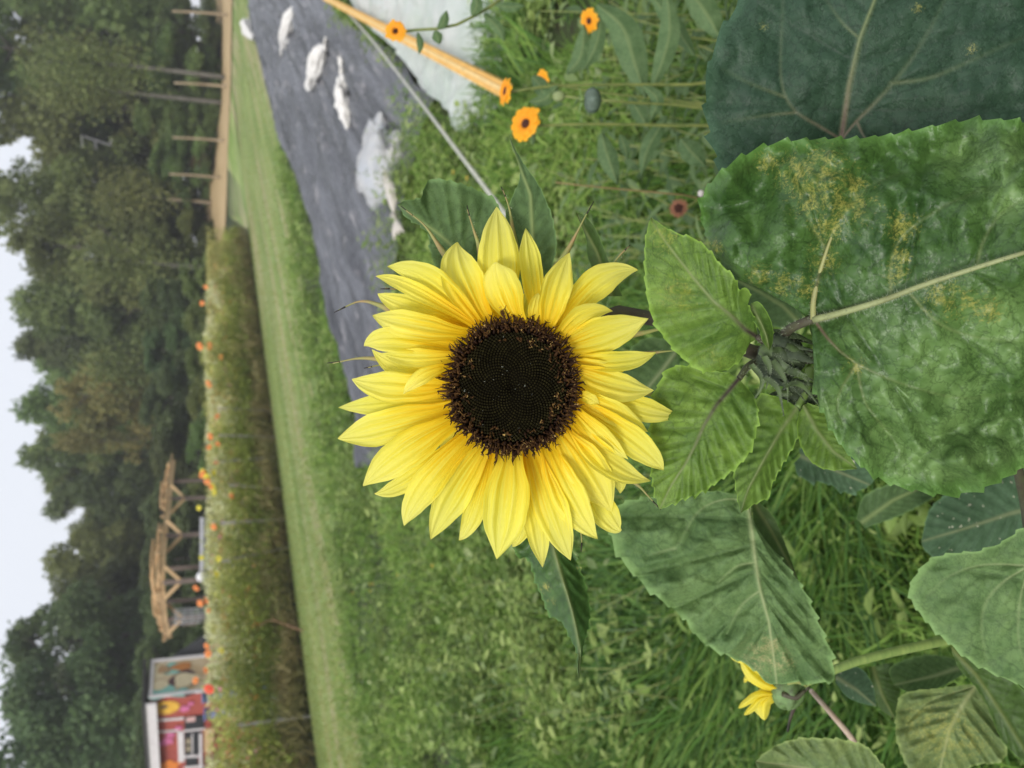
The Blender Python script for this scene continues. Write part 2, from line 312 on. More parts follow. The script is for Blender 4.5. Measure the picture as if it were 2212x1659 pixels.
# ------------------------------------------------------------------ leaf builder
def leaf(name, parent, mid, A, B, mat, veins=(), teeth=5., tooth_px=26., blister=.0022, cell=34., nu=90, nv=26, power=1.5,
         cup=0.0, mottle=(), purple_px=0., auto=7, curl=0.0, label=None, vw=1.0, d0=None, undul=.004, seed=1, pale=(), **kw):
    """mid, A, B: (px, py, depth) from the petiole joint to the tip; every point is set out at its own distance."""
    fix = lambda pts: [(p[0], p[1], p[2] if len(p) > 2 else d0) for p in pts]
    mid, A, B = fix(mid), fix(A), fix(B)
    Mi = crom(mid, nu, power); sides = []
    sarr = np.linspace(0, 1, nv); tarr = np.linspace(0, 1, nu)
    vlist = [(np.array(mid), 5.5*vw)]
    for v in veins: vlist.append((crom([(q[0], q[1], 0) for q in v], 14), 2.5*vw))
    for O in (A, B):
        E = crom(O, nu)
        tan = np.gradient(E[:, :2], axis=0); nrm = np.stack([tan[:, 1], -tan[:, 0]], 1); nrm /= np.linalg.norm(nrm, axis=1)[:, None]+1e-9
        inw = np.sign(((Mi[:, :2]-E[:, :2])*nrm).sum(1).sum()); nrm *= -inw if inw else 1
        L = np.r_[0, np.cumsum(np.linalg.norm(np.diff(E[:, :2], axis=0), axis=1))]
        ph = L/tooth_px+.35*np.sin(L/71.+seed); fr = ph-np.floor(ph)
        tooth = teeth*(fr**1.7)*(.5+hash2(np.floor(ph), np.floor(ph)*0, seed))*np.clip(L/60, 0, 1)*np.clip((L[-1]-L)/40, 0, 1)
        sides.append((E, nrm, tooth))
        for k in range(auto):
            ta = .12+.8*k/auto; i0 = int(ta**(1/1.0)*(nu-1)); i1 = min(nu-2, int((ta+.16+.1*(1-ta))*(nu-1)))
            i0 = int(np.argmin(np.abs(np.linspace(0, 1, nu)**power-(ta*.86)**1)))
            p0 = Mi[i0, :2]; p1 = E[min(nu-3, i0+int(.10*nu)), :2]*.93+Mi[min(nu-1, i0+int(.10*nu)), :2]*.07
            bend_ = (Mi[min(nu-1, i0+8), :2]-p0)*.35
            vlist.append((np.array([p0, p0*.6+p1*.4+bend_*.2, p0*.25+p1*.75+bend_*.6, p1+bend_]), 1.9*vw))
    mb = MB(); grids = []
    for si, (E, nrm, tooth) in enumerate(sides):
        S = sarr[None, :, None]
        xy = Mi[:, None, :2]*(1-S)+E[:, None, :2]*S + nrm[:, None, :]*(tooth[:, None]*sarr[None]**7)[:, :, None]
        d = Mi[:, None, 2]*(1-sarr)+E[:, None, 2]*sarr
        d = d + cup*sarr[None]**2*np.sin(np.pi*tarr)[:, None] + curl*sarr[None]**5
        grids.append([xy, d])
    xy = np.concatenate([grids[0][0][:, ::-1], grids[1][0][:, 1:]], 1); d = np.concatenate([grids[0][1][:, ::-1], grids[1][1][:, 1:]], 1)
    edge = np.concatenate([sarr[::-1], sarr[1:]])[None].repeat(nu, 0)
    x, y = xy[..., 0], xy[..., 1]
    wmin = np.clip(.85*np.maximum(np.hypot(*np.gradient(np.stack([x, y]), axis=1)), np.hypot(*np.gradient(np.stack([x, y]), axis=2))), 1.2, 6)
    vd = np.full(x.shape, 1e9); ve = np.zeros(x.shape); dk = np.zeros(x.shape)
    for k, (poly, wv) in enumerate(vlist):
        dd, tv = segdist(x, y, poly); wl = wv*(1-.7*tv)
        vd = np.minimum(vd, dd*(5./(wv+2.)) if k <= len(veins) else np.maximum(dd*1.6, 5)); g_ = np.exp(-(dd/np.maximum(wl, wmin))**2)*np.minimum(1, wl/wmin)**.7
        if k <= len(veins): ve = np.maximum(ve, g_*(1. if k == 0 else .85*(1-.6*tv)))
        else: dk = np.maximum(dk, g_*.9)
    wx = x+16*fbm(x/50, y/50, seed, 3); wy = y+16*fbm(x/50+7, y/50, seed+3, 3)
    f1, f2 = worley(wx/cell, wy/cell, seed); net = np.exp(-((f2-f1)/.06)**2)
    puff = np.clip((f2-f1)*1.4, 0, 1)**.7*np.clip(vd/16, 0, 1)
    big = np.clip(vd/60, 0, 1)
    f3, f4 = worley(wx/(cell*2.3)+5, wy/(cell*2.0)+3, seed+20); q2_ = np.clip((f4-f3)*1.2, 0, 1)**.8*np.clip(vd/20, 0, 1)
    relief = blister*(.22*puff*(1+1.2*fbm(x/90, y/90, seed+13, 2))+.55*q2_*(1+1.6*fbm(x/80, y/80, seed+15, 2))+1.9*big*(1+1.3*fbm(x/85, y/85, seed+9, 3))+1.2*np.abs(fbm(x/60+3, y/60, seed+30, 2)))+undul*fbm(x/110, y/110, seed+2, 3)*np.clip(edge*1.3, .15, 1)+blister*.15*fbm(x/18, y/18, seed+4, 2)
    relief = relief + .0012*np.exp(-(segdist(x, y, np.array(mid))[0]/5.5)**2)
    d = d-relief*(d/.46)**.3
    mo = np.zeros(x.shape)
    for (mx, my, mr) in mottle: mo = np.maximum(mo, np.exp(-((x-mx)**2+(y-my)**2)/mr**2))
    pa = np.zeros(x.shape)
    for (mx, my, mr) in pale: pa = np.maximum(pa, np.exp(-((x-mx)**2+(y-my)**2)/mr**2))
    pu = np.exp(-(np.hypot(x-mid[0][0], y-mid[0][1])/purple_px)**2)*ve if purple_px else np.zeros(x.shape)
    mb.grid(P(x, y, d), False, vein=ve*(.5+.5*np.exp(-edge*1.2)), net=np.maximum(net*.95*np.clip(.6+1.5*fbm(x/70, y/70, seed+40, 2), 0, 1), dk)*np.clip(1-ve, 0, 1), edge=np.clip(edge*12-11, 0, 1), mottle=mo, pale=pa, purple=pu)
    return mb.build(name, mat, parent, label=label)
def pix(pts, dd): return [P(np.array(p[0]), np.array(p[1]), np.array(p[2] if len(p) > 2 else dd)) for p in pts]
def stem_path(pts, n=30): return crom(np.array(pts), n)
def hairs(mb, pts, rad, n, L=.0012, mat=0, wd=.00012):
    pts = np.array(pts); m = len(pts)
    for _ in range(n):
        k = random.random()*(m-1.001); i = int(k); f = k-i; p = pts[i]*(1-f)+pts[i+1]*f; T = unit(pts[i+1]-pts[i])
        r = np.cross(T, rng.normal(size=3)); r /= np.linalg.norm(r)+1e-9; s = np.cross(T, r); rr = rad if np.ndim(rad) == 0 else np.interp(k/(m-1), np.linspace(0, 1, len(rad)), rad)
        q = p+r*rr*.9; tip = q+(r+rng.normal(size=3)*.35)*L*random.uniform(.6, 1.3)
        mb.add([q-T*wd, q+T*wd, tip, q+s*wd*1.5], [(0, 1, 2), (0, 2, 3)], mat)

exec_order = []
# ================================================================== SETTING
# ground: one sheet reaching the horizon
def ground():
    xs = np.r_[-220, -120, np.linspace(-60, 60, 121), 120, 220]; ys = np.r_[-160, -40, np.linspace(-8, 120, 129), 280]
    X, Y = np.meshgrid(xs, ys, indexing='ij'); Z = gz(X, Y)
    m, t, b = new_mat('soil_and_grass'); b.inputs['Roughness'].default_value = .95
    n1 = noise(t, 1.2, 5); n2 = noise(t, 14, 5)
    c = mixc(t, ramp(t, n1, .4, .6), (.03, .05, .012), (.05, .075, .02)); c = mixc(t, ramp(t, n2, .45, .7), c, (.03, .022, .012))
    t.links.new(c, b.inputs['Base Color']); bump(t, b, n2, .8, .03)
    MB().grid(np.stack([X, Y, Z], -1)).build('ground', m, kind='structure')
ground()
# the mown lane: two border lines on the ground
LN0, LN1 = G(np.array(545), np.array(540)), G(np.array(690), np.array(1659))     # far edge (bed side)
LM0, LM1 = G(np.array(638), np.array(540)), G(np.array(790), np.array(1659))     # near edge (weeds side)
def lane_pt(s, u):   # s along (0 far right .. 1 left), u across (0 bed side, 1 weed side)
    a = LN0+(LN1-LN0)*s[..., None]; b_ = LM0+(LM1-LM0)*s[..., None]
    return a+(b_-a)*u[..., None]
def lane():
    S, U = np.meshgrid(np.r_[np.linspace(-2.4, -.8, 20), np.linspace(-.75, 1.6, 120)], np.linspace(-.05, 1.05, 30), indexing='ij')
    U = np.where(U < 0, U-1.25*np.clip((-.10-S)*8, 0, 1), U); p = lane_pt(S, U); p[..., 1] = np.minimum(p[..., 1], 49.0); p[..., 2] = gz(p[..., 0], p[..., 1])+.012+.03*fbm(p[..., 0]*1.5, p[..., 1]*1.5, 3)*0
    m, t, b = new_mat('mown_grass'); b.inputs['Roughness'].default_value = .9
    ang = math.atan2(*(LN1-LN0)[[1, 0]])
    n1 = noise(t, 1.0, 4, stretch=(.16, 2.2, 1, ang)); n2 = noise(t, 9, 5); n3 = noise(t, .5, 3, stretch=(.10, 4.2, 1, ang))
    c = mixc(t, ramp(t, n1, .40, .62), (.15, .23, .05), (.27, .34, .11)); c = mixc(t, ramp(t, n3, .50, .60, 0, .85), c, (.40, .34, .20))
    c = mixc(t, ramp(t, n2, .5, .75, 0, .4), c, (.08, .15, .03))
    t.links.new(c, b.inputs['Base Color']); bump(t, b, n2, .6, .03)
    MB().grid(p).build('grass_path', m, kind='structure')
    n = 80000; s = 1.3-4.5*rng.random(n)**1.7; u = rng.random(n)
    c_ = lane_pt(s, u); c_[:, 2] = gz(c_[:, 0], c_[:, 1])+.01
    ax = unit(rdir(n)*.5+[0, 0, 1.2]); v = blades(c_, ax, unit(rdir(n)*[1, 1, .1]), rng.uniform(.02, .06, n), rng.uniform(.006, .014, n))
    st_ = fbm(u*9, s*3, 2, 2)
    mg = veg('lane_grass', [(.20, .27, .07), (.31, .38, .11), (.48, .45, .20)], .5, scale=.5, patch=(.33, .36, .12))
    bulk('grass', v, 8, BL_F, mg, {'rnd': np.repeat(np.clip(rng.random(n)*.6+.25+st_*.6, 0, 1), 8)}, kind='stuff')
lane()
# sand track at the wood's edge with its bank
def sand():
    m = simple('pale_sand', (.50, .37, .20), .95, (.42, .30, .15), .6, .02)
    left = [(503, 560), (504, 520), (506, 440), (507, 300), (508, 100), (509, -120)]
    lo = np.array([G(np.array(a), np.array(b_)) for a, b_ in left])
    g = []
    for k, p in enumerate(crom(lo, 40)):
        row = []
        for u in np.linspace(0, 1, 24):
            q = p.copy(); q[1] = p[1]+u*(21+2*math.sin(k)); q[0] = p[0]*(1+u*.32)
            q[2] = float(gz(q[0], q[1]))+.06; q[2] += .02; row.append(q)
        g.append(row)
    MB().grid(np.array(g)).build('sand_track', m, kind='structure')
sand()
# ------------------------------------------------------------------ trees
def crown_mesh(seed, h, wd, n, leafs, base=.18, dens=1.0, clumps=46):
    r = np.random.default_rng(seed); out_c = []; out_s = []
    for k in range(clumps):
        zf = r.uniform(base, 1)**.85; prof = math.sin(min(1, (1-zf)*1.9+.16)*math.pi/2)*(1 if zf > .35 else .6+.4*(zf-base)/(.35-base+1e-6))
        a = r.uniform(0, 2*math.pi); rr = wd/2*prof*r.uniform(.25, .95)
        c = np.array([math.cos(a)*rr, math.sin(a)*rr, zf*h*.95]); s = wd*r.uniform(.09, .19)*(1.15-.45*zf)
        m_ = int(n/clumps*(s/(wd*.14))**2); d = unit(r.normal(size=(m_, 3))); q = d*(s*r.uniform(.45, 1.12, m_)**.6)[:, None]*[1, 1, .8]
        q[:, 2] += .25*s*np.sin(q[:, 0]*3/s+k); out_c.append(c+q); out_s.append(np.full(m_, r.random()))
    c = np.vstack(out_c); s = np.concatenate(out_s); m_ = len(c)
    ax = unit(r.normal(size=(m_, 3))+[0, 0, -.2]); nr = unit(np.cross(ax, r.normal(size=(m_, 3))))
    v = leaf_quads(c, ax, nr, r.uniform(.6, 1.4, m_)*leafs, r.uniform(.5, .9, m_)*leafs, .15)
    return v, np.repeat(np.clip(s*.65+r.random(m_)*.35, 0, 1), 4)
def trunk_mb(h, wd, seed, r0=.16):
    r = np.random.default_rng(seed); mb = MB(); top = h*.93
    pts = [(0, 0, -.3), (.1*r.normal(), .1*r.normal(), h*.3), (.2*r.normal(), .2*r.normal(), h*.6), (.2*r.normal(), .2*r.normal(), top)]
    sp = crom(np.array(pts), 14); mb.tube(sp, [r0*1.3, r0, r0*.55, r0*.12], 8)
    for k in range(13):
        i = int(3+k*.75); p = sp[min(i, 12)]; a = r.uniform(0, 2*math.pi); L = wd*.42*(1.1-i/15)
        e = p+np.array([math.cos(a)*L, math.sin(a)*L, L*.7]); m_ = (p+e)/2+[0, 0, -.1*L]
        mb.tube(crom(np.array([p, m_, e]), 6), [r0*.38, r0*.08], 5)
    return mb
TM = {'green': veg('foliage_green', [(.10, .15, .05), (.20, .28, .09), (.33, .42, .14)], .45, obj_rand=.35, scale=.35, patch=(.13, .18, .06)),
      'light': veg('foliage_light', [(.13, .19, .06), (.24, .32, .10), (.36, .44, .16)], .45, obj_rand=.4, scale=.35, patch=(.07, .10, .04)),
      'dark': veg('foliage_dark', [(.065, .105, .045), (.13, .19, .07), (.22, .29, .11)], .4, obj_rand=.35, scale=.35, patch=(.08, .115, .05)),
      'gold': veg('foliage_gold', [(.14, .15, .05), (.30, .27, .08), (.42, .34, .12)], .35, scale=.5, patch=(.12, .14, .05)),
      'rust': veg('foliage_rust', [(.08, .05, .03), (.17, .10, .05), (.30, .16, .07)], .2, scale=.6, patch=(.06, .07, .03)),
      'bark': simple('bark_grey', (.16, .14, .12), .9, (.07, .06, .05), 6, .02, stretch=(1, 1, .2)),
      'birch': simple('bark_birch', (.17, .16, .14), .8, (.07, .065, .05), 5, .01, stretch=(1, 1, 3))}
protos = {}
def proto(kind, variant, h, wd, n, leafs, base=.12, trunk='bark', tname='tree'):
    key = (kind, variant)
    if key not in protos:
        v, rn = crown_mesh(variant*13+len(kind), h, wd, n, leafs, base)
        me = bulk('crown', v, 4, [(0, 1, 2, 3)], TM[kind], {'rnd': rn}); tr = trunk_mb(h, wd, variant*7+1).build('trunk', TM[trunk])
        protos[key] = (me, tr, h, wd)
    return protos[key]
def tree(name, label, cat, kind, variant, py, top_px, Y, hw, group, base_z=None, rot=0., n=15000, leafs=.30, base=.1, trunk='bark', lean=0.):
    cr, tr, h, wd = proto(kind, variant, 12., 7.5, n, leafs, base, trunk)
    X = (829.5-py)/FPX*(Y/math.cos(PITCH)*.99)
    d = None; z0 = float(gz(X, Y)) if base_z is None else base_z
    r = ray(np.array(float(top_px)), np.array(py)); tpt = CAM+r*(Y/r[1]); H = tpt[2]-z0; X = tpt[0]
    e = thing(name, label, cat, (X, Y, z0), group); e.rotation_euler = (0, lean, rot); e.scale = (hw/wd, hw/wd, H/h)
    for src in (cr, tr):
        if src.parent is None and 'used' not in src: o = src; o['used'] = 1
        else: o = src.copy(); SC.collection.objects.link(o)
        o.parent = e; o.location = (0, 0, 0)
    return e
TG = 'trees of the wood behind the track'
trees = [  # kind, variant, image row, top px, Y, width, words
 ('green', 1, 55, -260, 64, 12.5, 'tallest green tree at the right end of the wood, its top beyond the frame'),
 ('green', 2, 195, -150, 62, 9.5, 'tall green tree right of the V of sky, behind the pale birch trunk'),
 ('light', 2, 430, -55, 61, 8.2, 'light green broad tree just left of the V of sky'),
 ('light', 1, 530, 8, 58, 6.5, 'light green tree bordering the wide open sky, above the sand bank'),
 ('green', 3, 655, 22, 62, 6.5, 'green tree right behind the golden tree, with a feathery top'),
 ('dark', 1, 745, 30, 66, 5.8, 'slim dark tree directly behind the golden crown'),
 ('green', 4, 880, 26, 63, 6.6, 'green tree left behind the golden tree, with a pointed top'),
 ('green', 1, 990, 32, 66, 6.0, 'green tree above the right end of the pergola roof'),
 ('dark', 2, 1085, 72, 60, 5.4, 'dull dark tree above the gap in the pergola roof'),
 ('green', 3, 1215, 92, 58, 5.8, 'low rounded tree above the main pergola roof'),
 ('dark', 3, 1300, 100, 55, 5.6, 'dark tree between the pergola and the tall dark trees over the shed'),
 ('dark', 1, 1400, 8, 50, 6.8, 'tall dark tree behind the mural panel of the shed'),
 ('dark', 2, 1520, -35, 48, 7.4, 'tall dark tree rising behind the shed corner'),
 ('dark', 3, 1645, -80, 47, 7.8, 'tall dark tree at the left end of the wood behind the shed'),
 ('green', 4, 318, 92, 63, 5.4, 'short tree standing in the V of sky'),
]
for i, (k, vr, py, tp, Y, hw, lb) in enumerate(trees):
    tree('tree', lb, 'tree', k, vr, py, tp, Y, hw, TG, rot=i*1.3)
second = [('dark', 2, 130, -60, 74, 12), ('green', 2, 20, -160, 70, 11), ('green', 3, 240, 10, 68, 6.5), ('green', 3, 400, 60, 70, 8), ('light', 1, 480, 60, 64, 7), ('green', 1, 620, 60, 66, 7), ('green', 2, 760, 70, 68, 7), ('green', 3, 930, 70, 68, 7), ('green', 2, 1040, 90, 68, 7), ('green', 1, 1150, 140, 66, 7), ('dark', 3, 1450, 40, 56, 8), ('dark', 1, 1580, 20, 56, 8), ('dark', 3, 300, 150, 76, 9), ('green', 1, 480, 80, 72, 8), ('dark', 1, 600, 110, 70, 8), ('dark', 2, 700, 110, 72, 8), ('green', 2, 820, 100, 72, 8),
          ('dark', 3, 940, 110, 70, 8), ('dark', 1, 1040, 130, 70, 8), ('dark', 2, 1150, 165, 68, 8), ('dark', 3, 1260, 150, 66, 8), ('dark', 1, 1350, 120, 62, 7), ('dark', 3, 1460, 90, 58, 7), ('dark', 2, 1580, 80, 56, 7), ('dark', 1, 1700, 40, 60, 9), ('green', 3, -90, -80, 72, 10)]
for i, (k, vr, py, tp, Y, hw) in enumerate(second):
    tree('tree', 'dark inner tree filling the depth of the wood behind its front row', 'tree', k, vr, py, tp, Y, hw, 'inner trees of the wood', rot=i*2.1+.5)
tree('tree', 'golden olive tree turning colour in the middle of the wood', 'tree', 'gold', 5, 855, 100, 57, 5.6, None, base=.35, n=9000)
tree('tree', 'small golden brown tree touching the left side of the golden one', 'tree', 'gold', 6, 950, 118, 58, 3.4, None, base=.4, n=7000)
# understorey: shrubs at the foot of the wood
US = [('dark', 60, 330, 57, 6, 'dark shrub at the foot of the tallest tree'), ('green', 150, 300, 56, 5, 'green shrub beside the second wooden pole'), ('green', 250, 290, 56, 5, 'leafy shrub between the second and third wooden poles'),
      ('light', 350, 320, 55, 5, 'light shrub between the third and fourth wooden poles'), ('dark', 430, 300, 56, 4.5, 'dark shrub above the sand bank'), ('green', 540, 290, 55, 5, 'green shrub left of the sand bank'),
      ('dark', 640, 300, 52, 5.5, 'dark shrub below the feathery topped tree'), ('dark', 760, 310, 52, 6, 'dark shrub right under the golden tree'), ('dark', 880, 300, 50, 6, 'dark shrub left under the golden tree'),
      ('dark', 990, 320, 49, 5.5, 'dark shrub behind the pergola end'), ('dark', 1110, 310, 47, 5.5, 'dark shrub behind the pergola gap'), ('dark', 1220, 300, 45, 5.5, 'dark shrub behind the middle of the pergola'),
      ('dark', 1330, 300, 43, 5, 'dark shrub behind the left end of the pergola'), ('dark', 1430, 290, 38, 4.5, 'dark shrub behind the mural panel'), ('dark', 1540, 285, 37, 4.5, 'dark shrub behind the shed roof'), ('dark', 1650, 280, 37, 5, 'dark shrub at the left end behind the shed roof')]
for i, (k, py, tp, Y, hw, lb) in enumerate(US):
    tree('shrub', lb, 'shrub', k, 10+i % 3, py, tp, Y, hw, 'shrubs along the foot of the wood', rot=i*1.9, base=.0)
HG = [(600, 388, 40, 3.2), (690, 396, 38, 3.2), (780, 400, 36, 3.2), (870, 404, 34, 3), (960, 402, 33, 3), (1050, 408, 38, 3), (1400, 398, 27, 2.2)]
for i, (py, tp, Y, hw) in enumerate(HG):
    tree('bush', ['rightmost green bush behind the flower bed', 'second green bush from the right behind the flower bed', 'third green bush from the right behind the flower bed', 'fourth green bush from the right behind the flower bed', 'fifth green bush from the right behind the flower bed, before the pergola',
                  'green bush under the pergola roof', 'dark green bush between the pergola and the shed'][i], 'bush', 'green' if i < 6 else 'dark', 20+i % 2, py, tp, Y, hw, 'bushes behind the flower bed', rot=i*2.3, base=.0, n=9000, leafs=.34)
tree('bush', 'rusty brown bush between the wooden poles and the sand bank', 'bush', 'rust', 30, 350, 408, 54, 2.6, None, base=0, n=4000)
tree('bush', 'small dark green bush growing on the sand bank', 'bush', 'dark', 20, 487, 446, 54, .9, None, base=0)
# bare poles and pale trunks at the wood's edge
MW = simple('weathered_pole', (.38, .30, .20), .85, (.25, .19, .12), 5, .01, stretch=(1, 1, .2))
pol = [(28, 372, 480, 50, 'rightmost bare wooden pole before the wood'), (183, 376, 478, 50, 'second bare wooden pole from the right before the wood'), (301, 373, 472, 50, 'orange tinted bare wooden pole before the wood'),
       (380, 366, 455, 51, 'greenish bare pole right of the sand bank'), (434, 360, 425, 54, 'leaning bare pole standing at the top of the sand bank')]
for py, p0, p1, Y, lb in pol:
    r0 = ray(np.array(float(p0)), np.array(float(py)-4)); r1 = ray(np.array(float(p1)), np.array(float(py)+2)); a = CAM+r0*(Y/r0[1]); q = CAM+r1*(Y/r1[1]); q[2] = gz(q[0], q[1])-.1
    mb = MB(); mb.tube(crom(np.array([q, (a+q)/2+[.03, 0, 0], a]), 10), [.085, .065, .055], 9)
    tag(mb.build('wooden_pole', MW), lb, 'pole', 'bare poles before the wood')
bt = [(140, 100, 330, 53, 'long pale birch trunk at the right side of the wood'), (190, 95, 260, 55, 'second fainter birch trunk beside the long pale one'), (424, 235, 372, 55.5, 'pale trunk left of the V of sky'), (566, 180, 385, 52, 'slim pale trunk left above the sand bank'), (790, 205, 420, 55, 'thin pale trunk under the golden tree')]
for k, (py, p0, p1, Y, lb) in enumerate(bt):
    r0 = ray(np.array(float(p0)), np.array(float(py)-6)); r1 = ray(np.array(float(p1)), np.array(float(py)+8)); Y -= 1.0; a = CAM+r0*(Y/r0[1]); q = CAM+r1*(Y/r1[1]); q2 = q.copy(); q2[2] = gz(q[0], q[1])-.1
    e = thing('birch', lb, 'tree', q2, 'birches in the wood'); pts = crom(np.array([q2, q, (a+q)/2+[.1, 0, 0], a]), 16)
    MB().tube(pts, [.14, .11, .06], 9).build('trunk', TM['birch'], e)
    mb = MB()
    for j in range(3):
        p = pts[8+j]; s_ = (-1)**j; mb.tube(crom(np.array([p, p+[s_*.5, .2, .5], p+[s_*.9, .1, 1.1]]), 6), [.03, .008], 5)
    mb.build('limb', TM['birch'], e)
    nn = 2600; c = q+(a-q)*(rng.random(nn)**.6)[:, None]+rng.normal(size=(nn, 3))*[.75, .6, .7]; ax = rdir(nn); v = leaf_quads(c, ax, unit(np.cross(ax, rdir(nn))), rng.uniform(.12, .3, nn), rng.uniform(.1, .2, nn))
    o = bulk('crown', v-np.array(q2), 4, [(0, 1, 2, 3)], TM['light'], {'rnd': rng.random(nn).repeat(4)}); o.parent = e
# pale metal frame seen among the crowns
def frame_stand():
    Y = 52.5; f = lambda px, py: (lambda r: CAM+r*(Y/r[1]))(ray(np.array(float(px)), np.array(float(py))))
    e = thing('tree_stand', 'pale angular metal frame high among the trees below the V of sky', 'tree stand', f(215, 300)); mt = simple('pale_metal', (.30, .30, .31), .5)
    for a, c in (((176, 292), (178, 318)), ((180, 294), (240, 314)), ((205, 300), (207, 322)), ((240, 300), (238, 316))):
        MB().beam(f(*a), f(*c), .05, .05).build('rail', mt, e, smooth=False)
frame_stand()
# ------------------------------------------------------------------ shed with painted walls
def shed():
    c0 = P(np.array(322.), np.array(1511.), np.array(21.8)); ze = c0[2]; c0 = np.array([c0[0], c0[1], 0.])
    u = unit(np.array([-.80, .60, 0])); v = unit(np.array([.60, .80, 0]))          # along the front, along the mural side
    Lf, Ls = 6.2, 1.1
    nf = np.array([-u[1], u[0], 0]); nf = nf if nf @ (CAM-c0) > 0 else -nf
    ns = np.array([v[1], -v[0], 0]); ns = ns if ns @ (CAM-c0)*1 > 0 else -ns
    e = thing('shed', 'red garden shed with flowers painted on its wall and a white framed mural', 'shed', c0)
    red = simple('red_boards', (.40, .085, .06), .75, (.33, .065, .05), 3, .004, stretch=(1, 1, .1)); wht = simple('white_trim', (.74, .70, .70), .6, (.62, .58, .58), 5)
    dk = simple('dark_roof', (.06, .055, .055), .8); gr = simple('grey_plinth', (.34, .34, .39), .8); blk = simple('dark_inside', (.012, .012, .014), .4)
    def hit(n, off):      # point on a wall plane seen at a pixel
        def f(px, py):
            r = ray(np.array(float(px)), np.array(float(py))); t_ = ((c0+n*off-CAM) @ n)/(r @ n); return CAM+r*t_
        return f
    F_ = hit(nf, .0); S_ = hit(ns, .0)
    up = np.array([0, 0, 1.])
    MB().box(c0+u*Lf/2-nf*Ls/2+up*ze/2, Lf, Ls, ze, np.stack([u, nf, up], 1)).build('wall', red, e, smooth=False)
    # the side wall carries the mural: panel proud of the wall
    MB().box(c0+v*Ls/2+ns*.03+up*.35, Ls, .1, .7, np.stack([v, ns, up], 1)).build('plinth', gr, e, smooth=False)
    pn = MB(); pn.box(c0+v*Ls/2+ns*.05+up*(ze+.7)/2, Ls-.1, .06, ze-.75, np.stack([v, ns, up], 1)); pn.build('mural_panel', simple('mural_ground', (.50, .36, .20), .8, (.60, .50, .34), 2.5), e, smooth=False)
    def blob(n, off, cpx, rx, rz, col, name, k=0, wob=.15, ring=None):
        f = hit(n, off); c = f(*cpx); a = np.linspace(0, 2*math.pi, 40, endpoint=False); rad = 1+wob*np.sin(a*k) if k else 1+wob*np.sin(a*3+cpx[0])*.6
        sdv = u if n is nf else v; pts = [c+sdv*math.cos(q)*rx*rr+up*math.sin(q)*rz*rr for q, rr in zip(a, np.broadcast_to(rad, a.shape))]
        mb = MB(); p2 = [p+n*.006 for p in pts]; mb.add(pts+p2, [tuple(range(40, 80))]+[(i, (i+1) % 40, 40+(i+1) % 40, 40+i) for i in range(40)]); return mb
    tl = simple('teal_paint', (.16, .42, .38), .7, (.28, .50, .42), 4); og = simple('ochre_paint', (.52, .20, .05), .7); bn = simple('brown_paint', (.10, .05, .05), .7); crm = simple('cream_paint', (.66, .56, .36), .7)
    mb = MB()
    mur = [((346, 1492), .42, .42, tl, .02), ((345, 1480), .22, .28, crm, .03), ((345, 1450), .35, .35, crm, .02), ((352, 1446), .18, .18, simple('tan_paint', (.42, .26, .13), .7), .03), ((372, 1445), .30, .30, tl, .02), ((393, 1440), .20, .32, og, .034),
           ((398, 1466), .40, .46, bn, .040), ((402, 1468), .34, .40, crm, .047), ((392, 1497), .22, .30, tl, .042), ((408, 1497), .15, .18, bn, .052)]
    for cpx, rx, rz, mt_, of in mur: blob(ns, of+.062, cpx, rx*.62, rz*.8, 0, '', 0, .22).build('painted_shape', mt_, e, smooth=False)
    for a_, b_ in (((0, .7), (Ls, .7)), ((0, ze-.04), (Ls, ze-.04))): MB().beam(c0+v*a_[0]+ns*.1+up*a_[1], c0+v*b_[0]+ns*.1+up*b_[1], .05, .09).build('mural_frame', wht, e, smooth=False)
    for s_ in (0, Ls): MB().beam(c0+v*s_+ns*.105+up*.7, c0+v*s_+ns*.105+up*ze, .06, .08, up=v).build('mural_frame', wht, e, smooth=False)
    # fascia, roof
    MB().beam(c0-u*.1+nf*.2+up*(ze-.04), c0+u*Lf+nf*.2+up*(ze-.04), .06, .30).build('fascia', wht, e, smooth=False)
    rf = MB(); q = [c0-u*.12+nf*.28+up*(ze+.09), c0+u*Lf+nf*.28+up*(ze+.09), c0+u*Lf-nf*(Ls+.1)+up*(ze+.12), c0-u*.12-nf*(Ls+.1)+up*(ze+.12)]
    q2 = [p+up*.07 for p in q]; rf.add(q+q2, [(0, 1, 2, 3), (7, 6, 5, 4), (0, 4, 5, 1), (1, 5, 6, 2), (2, 6, 7, 3), (3, 7, 4, 0)]); rf.build('roof', dk, e, smooth=False)
    rf = MB(); q = [c0+ns*.16+up*(ze+.02), c0+v*(Ls+.1)+ns*.16+up*(ze+.0), c0+v*(Ls+.1)-ns*.6+up*(ze+.03), c0-ns*.6+up*(ze+.04)]; q2 = [p+up*.045 for p in q]
    rf.add(q+q2, [(0, 1, 2, 3), (7, 6, 5, 4), (0, 4, 5, 1), (1, 5, 6, 2), (2, 6, 7, 3), (3, 7, 4, 0)]); rf.build('side_roof', dk, e, smooth=False)
    rb = MB(); a0 = c0+v*(Ls+.1); rb.add([a0+up*(ze-.5), a0+v*1.3+ns*.6, a0+up*.0, a0+up*(ze-.5)+v*.06, a0+v*1.36+ns*.6, a0+v*.06], [(0, 1, 2), (5, 4, 3), (0, 3, 4, 1)]); rb.build('awning', simple('dark_cloth', (.05, .05, .055), .7), e, smooth=False)
    # trims on the front
    def strip(pa, pb, wd, off=.02, mt_=wht, nm='trim'):
        f = hit(nf, off); a = f(*pa); b_ = f(*pb); MB().beam(a, b_, wd, .04, up=nf).build(nm, mt_, e, smooth=False)
